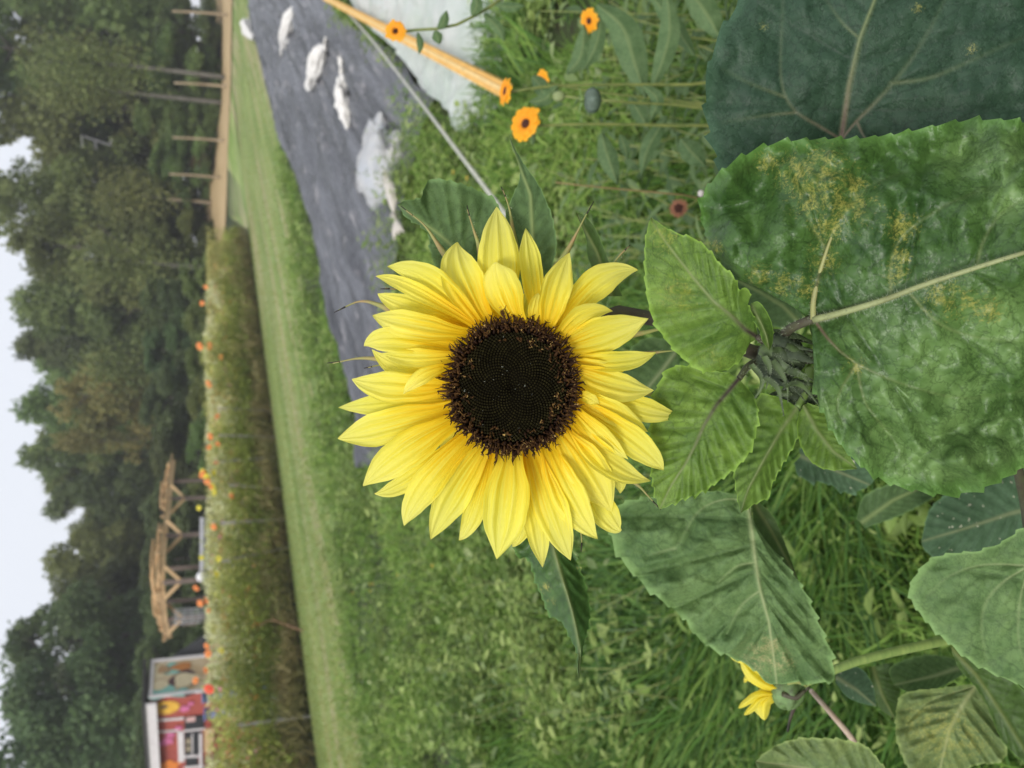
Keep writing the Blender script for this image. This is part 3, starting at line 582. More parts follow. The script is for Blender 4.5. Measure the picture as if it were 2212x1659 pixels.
    strip((334, 1556), (397, 1551), .09); strip((338, 1581), (388, 1577), .07); strip((336, 1584), (336, 1680), .1); strip((390, 1580), (392, 1645), .16); strip((397, 1578), (445, 1573), .09)
    # painted flowers
    sf = simple('sunflower_paint', (.80, .50, .06), .7, (.72, .36, .04), 6); pk = simple('pink_paint', (.70, .18, .36), .7); orp = simple('orange_paint', (.86, .26, .04), .7)
    blob(nf, .012, (357, 1529), .30, .36, 0, '', 17, .14).build('painted_flower', sf, e, smooth=False, label='large yellow painted sunflower')
    blob(nf, .026, (354, 1527), .07, .10, 0, '', 0, .05).build('painted_flower', simple('brown_centre', (.16, .10, .07), .7), e, smooth=False)
    for cpx, r_ in (((399, 1531), .13), ((412, 1520), .08), ((385, 1573), .10), ((368, 1588), .12), ((360, 1602), .17), ((352, 1606), .12)): blob(nf, .03, cpx, r_, r_, 0, '', 5, .15).build('painted_flower', pk, e, smooth=False)
    blob(nf, .018, (360, 1655), .26, .34, 0, '', 6, .2).build('painted_flower', orp, e, smooth=False)
    # openings
    def panel(p0, p1, off, mt_, nm):
        f = hit(nf, off); c = (f(*p0)+f(*p1))/2; w_ = abs((f(*p1)-f(*p0)) @ u); h_ = abs((f(*p1)-f(*p0))[2]); return MB().box(c, w_, .03, h_, np.stack([u, nf, up], 1)).build(nm, mt_, e, smooth=False)
    panel((398, 1549), (441, 1574), .02, blk, 'window'); panel((399, 1583), (434, 1630), .02, blk, 'window'); panel((401, 1637), (428, 1652), .02, blk, 'window')
    tn = simple('tan_goods', (.36, .30, .20), .8)
    panel((402, 1596), (412, 1606), .05, tn, 'shelf_goods'); panel((402, 1612), (412, 1622), .05, tn, 'shelf_goods'); panel((402, 1550), (422, 1557), .05, simple('pink_goods', (.7, .45, .42), .8), 'shelf_goods')
    strip((415, 1584), (416, 1634), .03, .05); strip((433, 1584), (434, 1680), .07, .05); strip((399, 1634), (432, 1632), .10, .05); strip((398, 1658), (440, 1655), .12, .05)
    panel((441, 1575), (462, 1622), .25, simple('counter_wood', (.62, .42, .22), .7), 'counter')
    panel((440, 1636), (462, 1668), .3, simple('brown_box_wood', (.20, .09, .06), .7), 'door')
    f = hit(nf, .5)
    for cpx, r_, mt_, lb, nm in (((436, 1508), .13, simple('blue_plastic', (.22, .32, .60), .5), 'blue pail beside the shed corner', 'pail'), ((440, 1543), .16, simple('violet_plastic', (.25, .28, .62), .5), 'violet blue pail under the shed opening', 'pail')):
        c = f(*cpx); mb = MB(); k = 14; a = np.linspace(0, 2*math.pi, k, endpoint=False)
        rows = [[c+[math.cos(q)*r_*s_, math.sin(q)*r_*s_, z_] for q in a] for s_, z_ in ((.75, -c[2]+.0), (.8, -.3), (1, 0), (1.06, 0), (1.06, -.03), (.9, -.03), (.75, -.3))]
        mb.grid(np.array(rows), True); tag(mb.build(nm, mt_), lb, 'pail')
shed()
# ------------------------------------------------------------------ pergola
def pergola():
    wood = simple('new_timber', (.62, .43, .23), .7, (.50, .33, .16), 4, .004, stretch=(6, 6, 1)); old = simple('weathered_post', (.19, .145, .12), .8)
    pts = [(1362, 32, 2.95), (1340, 30.6, 3.0), (1300, 29.0, 3.02), (1250, 28, 3.02), (1195, 28.5, 3.02), (1150, 29.5, 3.0), (1110, 31.4, 3.0), (1072, 33, 3.0), (1035, 34.5, 3.0), (980, 36.5, 2.95)]
    def at(py, Y, z): r = ray(np.array(500.), np.array(float(py))); X = r[0]/r[1]*Y; return np.array([X, Y, z])
    Q = [at(a, b_, z) for a, b_, z in pts]
    e = thing('pergola', 'curved timber pergola with pale lath roof on braced posts before the wood', 'pergola', (Q[3][0], Q[3][1], 0))
    cen = np.mean(Q, axis=0)+[0, 9, 0]
    sm = crom(np.array(Q), 60)
    for k in range(4):        # laths following the curve, several courses
        off = k*.22; seg = slice(0, 60)
        line = np.array([p+unit((cen-p)*[1, 1, 0])*off+[0, 0, -.16+.085*k+.03*math.sin(k*4+p[0]*3)] for p in sm])
        for a_, b_ in (((0, 33), (38, 60)), ((2, 30), (40, 57)), ((5, 33), (41, 55)), ((8, 26), (43, 51)))[k]:
            mb = MB()
            for i in range(a_, b_-1, 2): mb.beam(line[i], line[min(i+2+(i % 3 == 0), 59)]+[0, 0, .02*math.sin(i*5)], .16, .05)
            mb.build('lath', wood, e, smooth=False)
    mb = MB()
    for i in range(1, 60, 6):
        p = sm[i]; d = unit((cen-p)*[1, 1, 0]); mb.beam(p-d*.30-[0, 0, .09], p+d*1.6-[0, 0, .02], .06, .10)
    mb.build('rafter', wood, e, smooth=False)
    mb = MB()
    for i in range(0, 57, 3): mb.beam(sm[i]-[0, 0, .24], sm[i+3]-[0, 0, .24], .09, .17)
    mb.build('beam', wood, e, smooth=False)
    for j, (py, Y, br) in enumerate(((1325, 30, 1), (1247, 28, 1), (1150, 29.5, 1), (1072, 33, 1), (1338, 32.2, 0), (1288, 31.5, 0), (1219, 31, 0), (1035, 35.5, 0))):
        b_ = at(py, Y, 0); t_ = b_+[0, 0, 2.75]
        MB().beam(b_, t_, .14, .14, up=(0, 1, 0)).build('post', old, e, smooth=False)
        if br:
            tg = unit(np.array([1., -.15 if py > 1200 else .45, 0]))
            for s_ in (-1, 1): MB().beam(b_+[0, 0, 2.22], b_+tg*s_*.52+[0, 0, 2.70], .10, .12, up=(0, 1, 0)).build('brace', wood, e, smooth=False)
    # white bench rail and grey wire rack under it
    wt = simple('white_bench', (.66, .66, .70), .5); a = at(1119, 28.6, 1.62); b_ = at(1228, 27.6, 1.62)
    t_ = thing('bench', 'long white bench seat standing under the pergola', 'bench', ((a+b_)/2)*[1, 1, 0]); t_.location.z = 0
    MB().beam(a, b_, .35, .11).build('seat', wt, t_, smooth=False); MB().beam(a-[0, 0, .12], b_-[0, 0, .12], .05, .1).build('apron', wt, t_, smooth=False)
    for f in (.04, .96):
        p = a+(b_-a)*f; MB().beam(p*[1, 1, 0], p-[0, 0, .06], .08, .08, up=(0, 1, 0)).build('leg', wt, t_, smooth=False)
    c = b_+[-.16, -.1, 0]; th = np.linspace(0, math.pi, 10); ph = np.linspace(0, 2*math.pi, 16, endpoint=False)
    g = np.array([[c+.16*np.array([math.sin(x)*math.cos(y), math.sin(x)*math.sin(y), math.cos(x)]) for y in ph] for x in th]); mb = MB(); mb.grid(g, True); mb.beam(c*[1, 1, 0], c-[0, 0, .15], .05, .05, up=(0, 1, 0))
    tag(mb.build('lamp', simple('white_globe', (.82, .82, .82), .3)), 'round white globe lamp at the left end of the white bench', 'globe lamp')
    wr = simple('grey_wire', (.42, .44, .45), .5, metal=.3); t_ = thing('wire_rack', 'grey wire rack leaning at the left post of the pergola', 'rack', at(1316, 29.5, 0))
    for k in range(6): MB().tube([at(1309+k*6, 29.3, .6), at(1306+k*6, 29.5, 2.5)], .018, 6).build('rod', wr, t_)
    mb = MB()
    for k in range(8): mb.tube([at(1308, 29.35, .7+k*.24), at(1341, 29.35, .75+k*.24)], .012, 5)
    mb.build('cross_wires', wr, t_)
pergola()
# ------------------------------------------------------------------ flower bed along the lane
def bed():
    def bp(s, back, z=0.): a = LN0+(LN1-LN0)*s[..., None]; q = a.copy(); d = unit(np.array([-(LN1-LN0)[1], (LN1-LN0)[0], 0])); d = d if d[1] > 0 else -d; q = q+d*back[..., None]; q[..., 2] = z; return q
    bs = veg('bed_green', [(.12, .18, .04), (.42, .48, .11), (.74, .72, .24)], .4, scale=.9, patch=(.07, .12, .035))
    dr = veg('bed_dry', [(.16, .13, .06), (.42, .33, .16), (.72, .60, .32)], .4, scale=1.3, patch=(.16, .22, .06))
    n = 80000; s = rng.random(n)*1.5-.12; bk = .12+2.2*rng.random(n)**1.7
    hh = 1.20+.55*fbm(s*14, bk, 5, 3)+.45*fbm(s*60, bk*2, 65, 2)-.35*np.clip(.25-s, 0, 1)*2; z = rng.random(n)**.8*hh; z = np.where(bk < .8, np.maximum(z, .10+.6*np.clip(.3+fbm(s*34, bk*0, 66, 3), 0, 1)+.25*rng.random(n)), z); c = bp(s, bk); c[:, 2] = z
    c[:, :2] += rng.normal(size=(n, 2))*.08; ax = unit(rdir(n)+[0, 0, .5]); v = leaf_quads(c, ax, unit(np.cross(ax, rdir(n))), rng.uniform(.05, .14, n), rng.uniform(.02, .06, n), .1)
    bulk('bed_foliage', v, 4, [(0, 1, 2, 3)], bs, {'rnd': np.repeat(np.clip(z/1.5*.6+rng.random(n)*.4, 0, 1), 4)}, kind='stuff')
    n = 42000; s = rng.random(n)*1.5-.12; bk = rng.uniform(.0, .9, n); hh = .35+.5*np.clip(fbm(s*22, bk*2, 8, 3)+.35, 0, 1)+.25*(s < .2); c = bp(s, bk); z = rng.random(n)*hh*.8; c[:, 2] = z
    c[:, :2] += rng.normal(size=(n, 2))*.06; ax = unit(rdir(n)*.7+[0, 0, .8]); v = blades(c, ax, unit(rdir(n)), rng.uniform(.08, .30, n), rng.uniform(.008, .022, n))
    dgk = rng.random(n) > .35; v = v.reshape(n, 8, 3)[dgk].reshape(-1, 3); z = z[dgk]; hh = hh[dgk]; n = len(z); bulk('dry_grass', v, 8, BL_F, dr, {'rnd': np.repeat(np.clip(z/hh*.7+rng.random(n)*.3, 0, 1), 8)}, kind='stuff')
    n = 24000; s = rng.random(n)*.5-.12; s = np.where(rng.random(n) < .6, rng.random(n)*1.3-.1, s); bk = rng.uniform(.0, 1.0, n); c = bp(s, bk); c[:, 2] = .60+rng.random(n)*.85; ax = unit(rdir(n)+[0, 0, .8])
    yl = veg('bed_yellow', [(.30, .29, .08), (.50, .46, .15), (.66, .60, .26)], .4, scale=1.2, patch=(.24, .26, .08))
    keep = fbm(s*16, bk, 12, 2) > -.15; c = c[keep]; ax = ax[keep]; n = len(c); v = leaf_quads(c, ax, unit(np.cross(ax, rdir(n))), rng.uniform(.05, .12, n), rng.uniform(.02, .05, n))
    bulk('yellow_foliage', v, 4, [(0, 1, 2, 3)], yl, {'rnd': rng.random(n).repeat(4)}, kind='stuff')
    n = 60000; s = rng.random(n)*1.1+.08; bk = .05+rng.random(n)*1.2; c = bp(s, bk); c[:, 2] = (.78+.68*rng.random(n)**.7)+.25*fbm(s*14, bk, 5, 3); keep = fbm(s*45, bk*3+c[:, 2]*4, 31, 3) > .09; c = c[keep]; n = len(c); ax = unit(rdir(n, 0)+[0, 0, .2])
    v = leaf_quads(c, ax, unit(np.cross(ax, rdir(n))), rng.uniform(.025, .055, n), rng.uniform(.025, .05, n)); wf = veg('white_blossom', [(.50, .55, .25), (.70, .68, .38), (.85, .84, .66)], .2, scale=3, patch=(.50, .52, .22))
    bulk('white_blossoms', v, 4, [(0, 1, 2, 3)], wf, {'rnd': rng.random(n).repeat(4)}, kind='stuff')
    for nm, cols_, th_, sd_ in (('orange_blossoms', [(.70, .22, .06), (.80, .32, .10), (.85, .45, .2)], .30, 81), ('yellow_blossoms', [(.62, .56, .10), (.74, .68, .16), (.82, .78, .3)], .24, 82), ('pink_blossoms', [(.60, .28, .30), (.70, .38, .40), (.78, .5, .5)], .36, 83)):
        n = 16000; s = rng.random(n)*1.1+.02; bk = .0+rng.random(n)*1.0; c = bp(s, bk); c[:, 2] = .65+.75*rng.random(n); kp = fbm(s*70, c[:, 2]*5, sd_, 2) > th_; c = c[kp]; n = len(c); ax = unit(rdir(n, 0)+[0, 0, .2])
        bulk(nm, leaf_quads(c, ax, unit(np.cross(ax, rdir(n))), rng.uniform(.02, .05, n), rng.uniform(.02, .045, n)), 4, [(0, 1, 2, 3)], veg(nm, cols_, .2, scale=3, patch=cols_[0]), {'rnd': rng.random(n).repeat(4)}, kind='stuff')
    # countable flower heads on their own stems
    def head(name, col, col2, r_=.06):
        e = thing(name, 'x', 'flower'); m_ = simple(name+'_petals', col, .6, col2, 30); mb = MB()
        for lay, nn in ((0, 13), (1, 9)):
            for k in range(nn):
                a = 2*math.pi*k/nn+lay*.3; rr = r_*(1-.3*lay); g = []
                for t_, w_ in ((.1, .35), (.5, 1), (.85, .8), (1, .2)):
                    rowc = np.array([math.cos(a), math.sin(a), 0])*rr*t_+[0, 0, .012*lay+.012*math.sin(t_*2.4)]; sv = np.array([-math.sin(a), math.cos(a), 0])*rr*.27*w_; g.append([rowc-sv, rowc+[0, 0, -.004], rowc+sv])
                mb.grid(np.array(g))
        mb.build('petals', m_, e); th = np.linspace(0, math.pi, 6); g = [[[math.sin(x)*r_*.3*math.cos(y), math.sin(x)*r_*.3*math.sin(y), .014+math.cos(x)*.014] for y in np.linspace(0, 6.28, 9)[:-1]] for x in th]
        MB().grid(np.array(g), True).build('centre', simple(name+'_centre', (.30, .16, .04), .8), e); MB().tube([(0, 0, 0), (.01, 0, -.3), (0, .01, -.75)], [.006, .005, .007], 6).build('stem', M['stem'], e)
        return e
    prot = {'orange': head('orange_flower', (.85, .30, .08), (.80, .24, .06)), 'yellow': head('yellow_flower', (.80, .74, .06), (.72, .62, .05)), 'pink': head('pink_flower', (.72, .25, .40), (.62, .18, .32), .05), 'red': head('red_flower', (.80, .08, .03), (.7, .06, .03), .075)}
    used = set()
    fl = {'orange': [(432, 748, 14), (445, 620, 8), (437, 655, 9), (453, 748, 14), (478, 772, 10), (452, 830, 15), (470, 900, 10), (455, 943, 13), (452, 967, 10), (470, 960, 10), (468, 1000, 10), (448, 1040, 12), (456, 1052, 10), (438, 1025, 14), (500, 1072, 11), (462, 1138, 11), (424, 1270, 12), (446, 1297, 12), (433, 1303, 12), (450, 1318, 9), (447, 1395, 11), (450, 1412, 13), (445, 1448, 11), (423, 1470, 12)],
          'yellow': [(440, 1020, 13), (448, 1030, 13), (462, 1022, 11), (460, 1052, 13), (464, 1065, 12), (473, 1207, 10), (468, 1240, 11), (478, 1406, 11), (430, 1097, 9), (436, 1205, 9)], 'pink': [(476, 1488, 9), (470, 1535, 9), (475, 1160, 6)], 'red': [(452, 1488, 15)]}
    words = {'orange': 'orange bloom', 'yellow': 'bright yellow bloom', 'pink': 'pink bloom', 'red': 'large red bloom'}
    for kind, lst in fl.items():
        for (px, py, sz) in lst:
            pr = prot[kind]
            if kind in used: o = copy_tree(pr)
            else: o = pr; used.add(kind)
            r = ray(np.array(float(px)), np.array(float(py)))
            # distance: the bed's front face 0.4 m in from the lane
            nrm = unit(np.array([-(LN1-LN0)[1], (LN1-LN0)[0], 0])); nrm = nrm if nrm[1] > 0 else -nrm
            t_ = ((LN0+nrm*.10-CAM) @ nrm)/(r @ nrm); p = CAM+r*t_; dist = t_
            o.location = V(p); s_ = (sz*.5/FPX*dist)/.06; o.scale = (s_*1.28,)*3; o.rotation_euler = (R(random.uniform(35, 70)), 0, random.uniform(-.6, .6))
            where = 'right of the golden tree\'s foot' if py < 700 else 'below the golden tree' if py < 960 else 'below the right end of the pergola' if py < 1100 else 'below the middle of the pergola' if py < 1260 else 'below the left end of the pergola' if py < 1340 else 'before the mural of the shed' if py < 1440 else 'before the red shed'
            o['label'] = '%s in the flower bed %s' % (words[kind], where); o['category'] = 'flower'; o['group'] = '%s blooms in the flower bed %s' % (kind, where)
    # pale stakes in the bed
    stk = simple('pale_stake', (.36, .34, .31), .8, (.24, .22, .19), 8)
    SK = [((470, 882), (512, 884), 'first pale stake from the right in the flower bed'), ((474, 940), (522, 942), 'second pale stake from the right in the flower bed'), ((478, 997), (518, 994), 'third pale stake from the right, left of the orange blooms'), ((492, 1048), (545, 1052), 'whitish stake standing right under the yellow blooms'),
          ((476, 1130), (512, 1128), 'whitish stake under the middle of the pergola'), ((478, 1213), (512, 1206), 'slightly leaning pale stake left of the middle of the pergola'), ((512, 1568), (655, 1550), 'leaning grey stake in front of the shed')]
    nrm = unit(np.array([-(LN1-LN0)[1], (LN1-LN0)[0], 0])); nrm = nrm if nrm[1] > 0 else -nrm
    for i, (a, b_, lb) in enumerate(SK):
        pp = []
        for q in (a, b_): r = ray(np.array(float(q[0])), np.array(float(q[1]))); pp.append(CAM+r*(((LN0+nrm*.16-CAM) @ nrm)/(r @ nrm)))
        bt_ = pp[1]+(pp[1]-pp[0])*.0; foot = bt_.copy(); k = (foot[2]+.1)/max(.05, (pp[0]-pp[1])[2]); foot = foot-(pp[0]-pp[1])*k
        tag(MB().tube([foot, pp[1], pp[0]], .028, 7).build('stake', stk), lb, 'stake', 'stakes in the flower bed')
    br = []
    for q in ((648, 1365), (620, 1350), (590, 1340), (570, 1345), (562, 1352)): r = ray(np.array(float(q[0])), np.array(float(q[1]))); br.append(CAM+r*(((LN0-nrm*.25-CAM) @ nrm)/(r @ nrm)))
    br[0][2] = 0; mb = MB(); mb.tube(crom(np.array(br), 16), [.02, .012], 6); mb.tube(crom(np.array([br[1], br[1]+[.1, 0, .2], br[1]+[.22, 0, .25]]), 6), [.01, .004], 5)
    tag(mb.build('dead_branch', simple('brown_branch', (.22, .13, .07), .8)), 'bent brown dead branch at the lane edge of the flower bed', 'branch')
bed()
# ------------------------------------------------------------------ tarp, row cover, bags, timber, pipe
TL = [(520, -140), (532, -60), (540, 0), (547, 60), (560, 110), (600, 270), (640, 370), (680, 480), (720, 640), (760, 740), (790, 900), (812, 1010)]
TR = [(680, -140), (700, -60), (722, 0), (748, 42), (832, 92), (905, 170), (948, 215), (934, 262), (900, 370), (880, 460), (868, 560), (858, 700), (850, 850), (840, 1000)]
def sheet_tarp():
    nu, nv = 360, 150; a = np.array([G(np.array(float(x)), np.array(float(y))) for x, y in TL]); b_ = np.array([G(np.array(float(x)), np.array(float(y))) for x, y in TR])
    A, B = crom(a, nu), crom(b_, nu); s = np.linspace(0, 1, nv)[None, :, None]; p = A[:, None]*(1-s)+B[:, None]*s
    x, y = p[..., 0], p[..., 1]; th = math.atan2(*(A[-1]-A[0])[[1, 0]]); lx = x*math.cos(th)+y*math.sin(th); ly = -x*math.sin(th)+y*math.cos(th)
    sv = np.linspace(0, 1, nv)[None]; env = np.clip(np.minimum(sv, 1-sv)*10, .15, 1)
    p[..., 2] = .035+env*(.17*np.abs(fbm(lx*.22, ly*3.0, 3, 4))+.14*np.abs(fbm(lx*.5+9, ly*8, 6, 4))+.02*fbm(lx*7, ly*16, 16, 3)+.04*(1+fbm(lx*.5, ly*.5, 1, 2)))
    e1 = fbm(lx*3, ly*0, 9, 2)*.06; p[:, 0, 0] += e1[:, 0]; p[:, -1, 0] += e1[:, -1]
    m, t, b = new_mat('woven_tarp'); b.inputs['Specular IOR Level'].default_value = .6
    n1 = noise(t, 1.6, 7, rough=.7, stretch=(.22, 3.6, 1, th)); n2 = noise(t, 3.2, 6, stretch=(.45, 2.4, 1, th)); n3 = noise(t, 20, 6, stretch=(.35, 1.6, 1, th))
    c = mixc(t, ramp(t, n1, .35, .65), (.022, .024, .029), (.13, .135, .152)); c = mixc(t, ramp(t, n2, .58, .70, 0, .7), c, (.36, .335, .34)); c = mixc(t, ramp(t, n3, .5, .8, 0, .3), c, (.09, .09, .10))
    t.links.new(c, b.inputs['Base Color']); t.links.new(ramp(t, n3, .3, .7, .24, .5), b.inputs['Roughness']); bump(t, b, n3, .4, .02)
    tag(MB().grid(p).build('tarp', m), 'long wrinkled dark grey tarp spread over the ground beside the mown lane', 'tarp')
sheet_tarp()
def sheet_cover():
    CL = [(735, -90), (748, -30), (762, 12), (800, 62), (852, 102), (905, 172), (962, 218), (1000, 248), (1034, 286)]; CR = [(1130, -90), (1112, -30), (1100, 10), (1094, 60), (1084, 120), (1080, 180), (1074, 235), (1060, 262), (1036, 288)]
    nu, nv = 150, 80; A = crom(np.array([G(np.array(float(x)), np.array(float(y)), .06) for x, y in CL]), nu); B = crom(np.array([G(np.array(float(x)), np.array(float(y)), .06) for x, y in CR]), nu)
    s = np.linspace(0, 1, nv)[None, :, None]; p = A[:, None]*(1-s)+B[:, None]*s; x, y = p[..., 0], p[..., 1]; sv = np.linspace(0, 1, nv)[None]; env = np.clip(np.minimum(sv, 1-sv)*5, 0, 1)
    p[..., 2] = .06+env*(.10*(1+fbm(x*1.2, y*1.2, 4, 3))+.09*np.abs(fbm(x*3.5, y*2.2, 14, 4))+.02*fbm(x*14, y*9, 3, 2))
    m, t, b = new_mat('fleece'); b.inputs['Roughness'].default_value = .75; n1 = noise(t, 3, 5); n2 = noise(t, 9, 4)
    c = mixc(t, ramp(t, n1, .35, .65), (.74, .76, .74), (.56, .64, .57)); c = mixc(t, ramp(t, n2, .55, .8, 0, .45), c, (.33, .42, .34)); t.links.new(c, b.inputs['Base Color']); translucent(m, t, b, c, .2)
    tag(MB().grid(p).build('row_cover', m), 'white crumpled fleece row cover lying over the plants under the timber batten', 'row cover')
sheet_cover()
a, b_ = G(np.array(700.), np.array(-6.), .22), G(np.array(1096.), np.array(197.), .30)
tb = thing('timber_batten', 'pale orange timber batten lying across the white row cover', 'batten', (a+b_)/2)
wd_ = simple('orange_timber', (.82, .50, .13), .65, (.68, .38, .09), 9, .002)
MB().beam(a, b_, .062, .03).build('board', wd_, tb, smooth=False)
MB().beam(a+[.012, .012, .022], b_+[.012, .012, .022], .018, .014).build('ridge_strip', simple('light_timber', (.88, .62, .25), .65), tb, smooth=False)
a, b_ = G(np.array(735.), np.array(8.), .22), G(np.array(1094.), np.array(466.), .36)
tag(MB().tube([a, a*.66+b_*.34+[0, 0, -.03], a*.3+b_*.7+[0, 0, -.02], b_], [.013, .011, .0095, .0095], 10).build('garden_pipe', simple('grey_white_pipe', (.50, .50, .45), .6, (.36, .37, .31), 20)), 'thin grey white pipe running from the batten end to the leaves behind the sunflower', 'pipe')
mbag = simple('white_sack', (.78, .76, .72), .75, (.68, .65, .60), 8, .01)
def bag(name, pa, pb, wpx, label, mat=mbag, z=.16, flat=.75, twist=True, group='white sandbags on the tarp'):
    A, B = G(np.array(float(pa[0])), np.array(float(pa[1])), z), G(np.array(float(pb[0])), np.array(float(pb[1])), z); ax = B-A; L = np.linalg.norm(ax); ax /= L
    sdv = unit(np.cross(ax, [0, 0, 1.])); d = np.linalg.norm((A+B)/2-CAM); wr = wpx/FPX*d*.62
    # sack seen obliquely: its height and half-width both count
    e = thing(name, label, 'sandbag' if mat is mbag else 'plastic bag', (A+B)/2*[1, 1, 0], group)
    n, k = 60, 44; rows = []; ph = np.linspace(0, 2*math.pi, k, endpoint=False)
    for i in range(n):
        t_ = i/(n-1); r_ = (np.sin(math.pi*min(1, t_*.97+.015))**.55)*(1-.18*t_)
        if t_ < .2: r_ *= .25+.75*(t_/.2)**1.3
        c = A+ax*L*t_+sdv*.03*math.sin(t_*5); row = []
        for q in ph:
            wob = 1+.75*float(fbm(np.array(t_*4+.6*math.cos(q)), np.array(math.sin(q)*1.6+pa[0]), 3, 3))+.30*abs(float(fbm(np.array(t_*9), np.array(q*2.2+pa[0]), 13, 2)))
            row.append(c+sdv*math.cos(q)*wr*r_*wob+np.array([0, 0, 1])*math.sin(q)*wr*flat*r_*wob)
        rows.append(row)
    MB().grid(np.array(rows), True).build('sack', mat, e)
    if twist:
        mb = MB()
        for j in range(5):
            q = A-ax*L*.02+sdv*(j-2)*.01; mb.tube(crom(np.array([A+ax*L*.05, q-ax*.04, A-ax*(.13+.03*j)+sdv*(j-2)*.05+[0, 0, .02*math.sin(j)]]), 7), [.03, .012, .022, .006], 6)
        mb.build('tied_end', mat, e)
bag('sandbag', (527, 42), (546, 86), 21, 'small white sandbag at the far corner of the tarp')
bag('sandbag', (608, 104), (634, 22), 26, 'white sandbag second farthest on the tarp')
bag('sandbag', (700, 100), (665, 190), 36, 'plump white sandbag third along the tarp')
bag('sandbag', (737, 150), (750, 284), 36, 'long white sandbag with tied end next to the clear plastic bag')
m, t, b = new_mat('clear_plastic'); nz = noise(t, 5, 3); c = mixc(t, ramp(t, nz, .35, .7), (.60, .63, .67), (.76, .74, .70)); t.links.new(c, b.inputs['Base Color']); b.inputs['Roughness'].default_value = .28; b.inputs['Alpha'].default_value = .66; bump(t, b, noise(t, 14, 4, stretch=(4, 1, 1)), .8, .02)
bag('plastic_bag', (838, 430), (806, 268), 135, 'half clear plastic sack of sand with a twisted tail on the tarp', m, z=.16, flat=.5, twist=False, group=None)
bag('sandbag', (852, 470), (832, 360), 30, 'cream twisted sack end lying in the clear plastic bag', simple('cream_sack', (.62, .58, .52), .7, (.50, .45, .38), 6, .01), z=.22, flat=.5)
